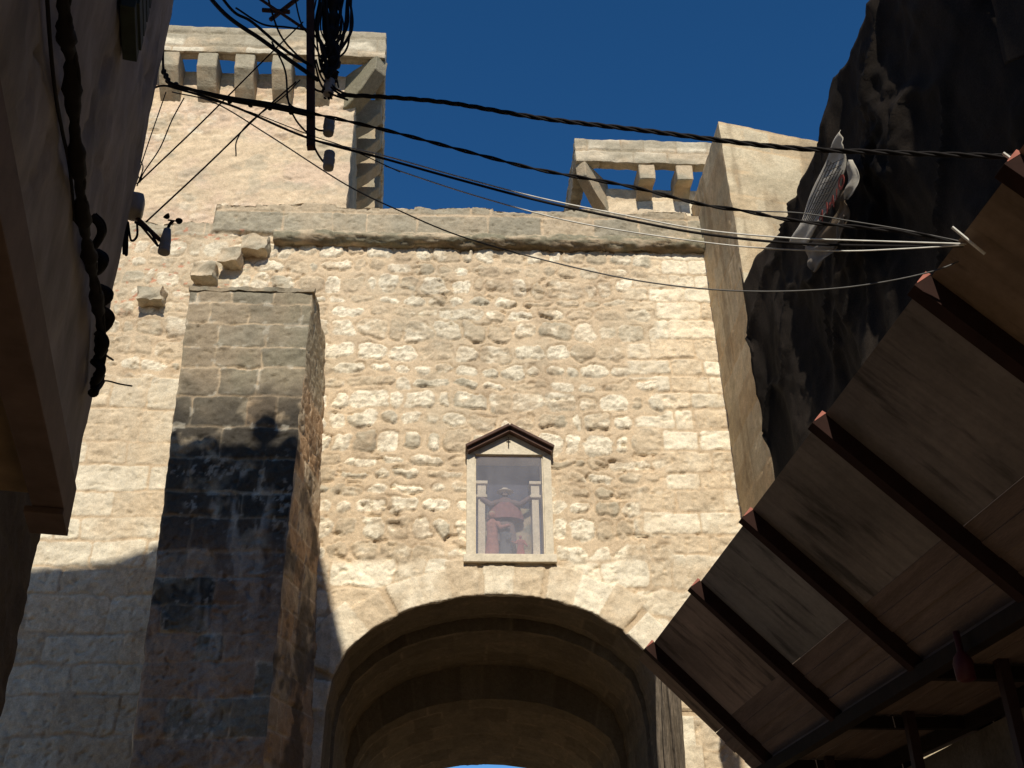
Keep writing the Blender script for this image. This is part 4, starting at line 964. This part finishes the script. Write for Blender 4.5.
for px in ([(315, 20), (318, 50), (322, 70), (335, 88), (352, 95), (375, 97)], [(316, 60), (322, 78), (334, 90), (345, 97)], [(352, -20), (350, 30), (346, 50), (335, 60)], [(312, 50), (320, 82), (330, 93), (348, 100)]):
    tube(bm, catmull([atY(x, y, 4.48) for x, y in px], 8), .006, 6)
setp(obj('cable_tangle', bm, M_CABLE, smooth=True), 'dense hanging tangle of black cables right of the pole at the top edge', 'cables')
# steel pole with its arms back to the house
pole = thing('cable_pole', 'dark steel pole hanging from the top edge with cables fixed to it', 'pole', tuple(atY(310, 148, 4.5)))
bm = bmesh.new(); beam(bm, atY(311, 148, 4.5), atY(310, -120, 4.5), .045, .045, upv=(0, 1, 0)); obj('shaft', bm, M_RUSTY, pole)
topp = atY(310, -60, 4.5); hw = HC+np.array([0, 0, topp[2]+.1])
bm = bmesh.new(); beam(bm, hp(-.1, 0, topp[2]), topp, .04, .04); obj('arm', bm, M_RUSTY, pole)
bm = bmesh.new(); beam(bm, hp(-.05, 0, 6.95), atY(306, 30, 4.5), .014, .014); obj('arm', bm, M_RUSTY, pole)
bm = bmesh.new(); beam(bm, atY(270, 20, 4.5), atY(306, -8, 4.5), .02, .02); beam(bm, atY(262, 10, 4.5), atY(290, 12, 4.5), .02, .02); obj('brace', bm, M_RUSTY, pole)
for i, (x, y) in enumerate(((329, 87), (329, 126), (329, 160))):
    t_ = thing('insulator', ['uppermost of three grey insulators beside the pole', 'middle one of three grey insulators beside the pole', 'lowest of three grey insulators, below the foot of the pole'][i], 'insulator', tuple(atY(x, y, 4.5)), 'insulators beside the cable pole')
    c = atY(x, y, 4.5); bm = bmesh.new(); lathe(bm, c, [(r__*1.35, z__*1.3) for r__, z__ in [(.014, -.05), (.021, -.046), (.023, -.03), (.019, -.022), (.024, -.012), (.024, .006), (.019, .014), (.023, .022), (.022, .038), (.013, .046)]], 12); obj('body', bm, M_BOX, t_, True)
    bm = bmesh.new(); a = atY(312, y-[4, 4, 22][i] + 4, 4.5); b_ = atY(x-3, y+3, 4.5); m_ = (a+b_)/2+np.array([0, 0, -.02]); tube(bm, catmull([a, m_, b_, atY(x, y-9, 4.5)], 8), .006, 6); obj('hook', bm, M_DSTEEL, t_)

# cable run down the house wall
bm = bmesh.new(); pxs = [(62, -40), (64, 20), (70, 60), (74, 120), (79, 180), (84, 225), (90, 260), (97, 300), (101, 340), (99, 375), (93, 393)]
def onhouse(px, py, off): return atP(px, py, HC+hn*off, hn)
ctr = catmull([onhouse(x, y, .04) for x, y in pxs], 8)
rr = [.022+.007*sin(i*.7)+.004*sin(i*2.3) for i in range(len(ctr))]
tube(bm, ctr, rr, 9)
for k in range(6):
    q = [p+hd*rnd.uniform(-.02, .02)+hn*rnd.uniform(-.01, .02) for p in ctr[::4]]; tube(bm, catmull(q, 4), .007, 6)
for (x, y, dx, dy, r_) in ((93, 232, 10, 20, .016), (96, 262, 9, 12, .02), (99, 296, 11, 10, .022), (101, 320, 11, 14, .018), (98, 345, 8, 16, .014), (95, 372, 7, 14, .016)):
    q = [onhouse(x-2, y-dy*.8, .03), onhouse(x+dx*.6, y-dy*.4, .06), onhouse(x+dx*.8, y+dy*.1, .07), onhouse(x+dx*.3, y+dy*.6, .05), onhouse(x-2, y+dy*.8, .03)]
    tube(bm, catmull(q, 5), r_, 7); tube(bm, catmull([p+hn*.012+np.array([0, 0, .012]) for p in q], 5), r_*.45, 6)
setp(obj('wall_cable_bundle', bm, M_CABLE, smooth=True), 'lumpy black cable bundle running down the plaster house wall', 'cable bundle')
bm = bmesh.new(); tube(bm, catmull([onhouse(x, y, .012) for x, y in ((46, -20), (50, 40), (55, 90), (62, 130), (70, 170), (74, 220))], 8), .006, 6)
setp(obj('wall_cable', bm, M_CABLE, smooth=True), 'single thin black cable left of the lumpy bundle on the plaster wall', 'cable')
bm = bmesh.new(); tube(bm, catmull([onhouse(x, y, .02) for x, y in ((102, 352), (107, 356), (113, 360))], 5), .005, 6)
setp(obj('cable_stub', bm, M_CABLE), 'short black cable stub pointing right from the wall bundle', 'cable')
# junction box with hanging loops
jb = thing('junction_box', 'rounded grey junction box on the house corner with black cable loops', 'junction box', tuple(atY(131, 205, 4.42)))
bm = bmesh.new(); c = atY(131, 206, 4.40); obox(bm, c+hn*.02, hd, hn, (0, 0, 1), .10, .085, .135, .03); obj('casing', bm, M_BOX, jb, True)
bm = bmesh.new()
for px in ([(118, 212), (124, 216), (127, 222), (127, 252), (125, 255)], [(128, 222), (131, 240), (137, 236), (137, 222)], [(118, 218), (112, 240), (108, 262)], [(120, 205), (114, 214), (112, 236)], [(135, 222), (150, 232), (158, 246)]):
    tube(bm, catmull([atY(x, y, 4.40) for x, y in px], 7), .006, 6)
tube(bm, [atY(124, 222, 4.4), atY(125, 240, 4.4), atY(124, 254, 4.4)], [.012, .014, .008], 8)
obj('cable_loop', bm, M_CABLE, jb, True)
bm = bmesh.new()
for px in ([(139, 178), (134, 164), (139, 160), (143, 168), (137, 186)], [(127, 168), (129, 162), (128, 174), (122, 174)]):
    tube(bm, catmull([atY(x, y, 4.40) for x, y in px], 7), .0032, 6)
obox(bm, atY(126, 170, 4.40), hd, hn, (0, 0, 1), .04, .04, .03, .004)
setp(obj('cable_clamp', bm, M_CABLE, smooth=False), 'small black cable clamp with curled wires above the junction box', 'clamp')
# wind gauge
wg = thing('wind_gauge', 'small dark wind gauge with cups on an arm from the house corner', 'wind gauge', tuple(atY(165, 240, 4.42)))
bm = bmesh.new(); tube(bm, [atY(137, 218, 4.42), atY(160, 240, 4.42)], .011, 10); tube(bm, [atY(138, 222, 4.42), atY(158, 246, 4.42)], .006, 8); obj('arm', bm, M_RUSTY, wg)
bm = bmesh.new(); c0 = atY(163.5, 254, 4.42); c1 = atY(167.5, 229, 4.42); ax = (c1-c0); Lg = np.linalg.norm(ax); ax /= Lg
lathe(bm, c0, [(.018, 0), (.030, .008), (.030, .022), (.026, .026), (.029, .034), (.029, .052), (.025, .056), (.027, .064), (.027, .085), (.018, Lg-.004), (.010, Lg)], 16, axis=tuple(ax)); obj('body', bm, M_BOX, wg, True)
bm = bmesh.new(); tube(bm, catmull([c1, atY(170, 224, 4.42), atY(173, 221, 4.42)], 5), .008, 8); tube(bm, [atY(168, 220, 4.42), atY(176, 221, 4.42)], .004, 6); obj('neck', bm, M_DSTEEL, wg, True)
for (x, y, axc) in ((167, 216.5, (-.5, -.3, .5)), (179, 221.5, (.25, -.9, .1))):
    bm = bmesh.new(); lathe(bm, atY(x, y, 4.42), [(.002, -.014), (.010, -.010), (.016, 0), (.018, .008), (.015, .008), (.004, -.004)], 14, axis=axc); obj('cup', bm, M_DSTEEL, wg, True)
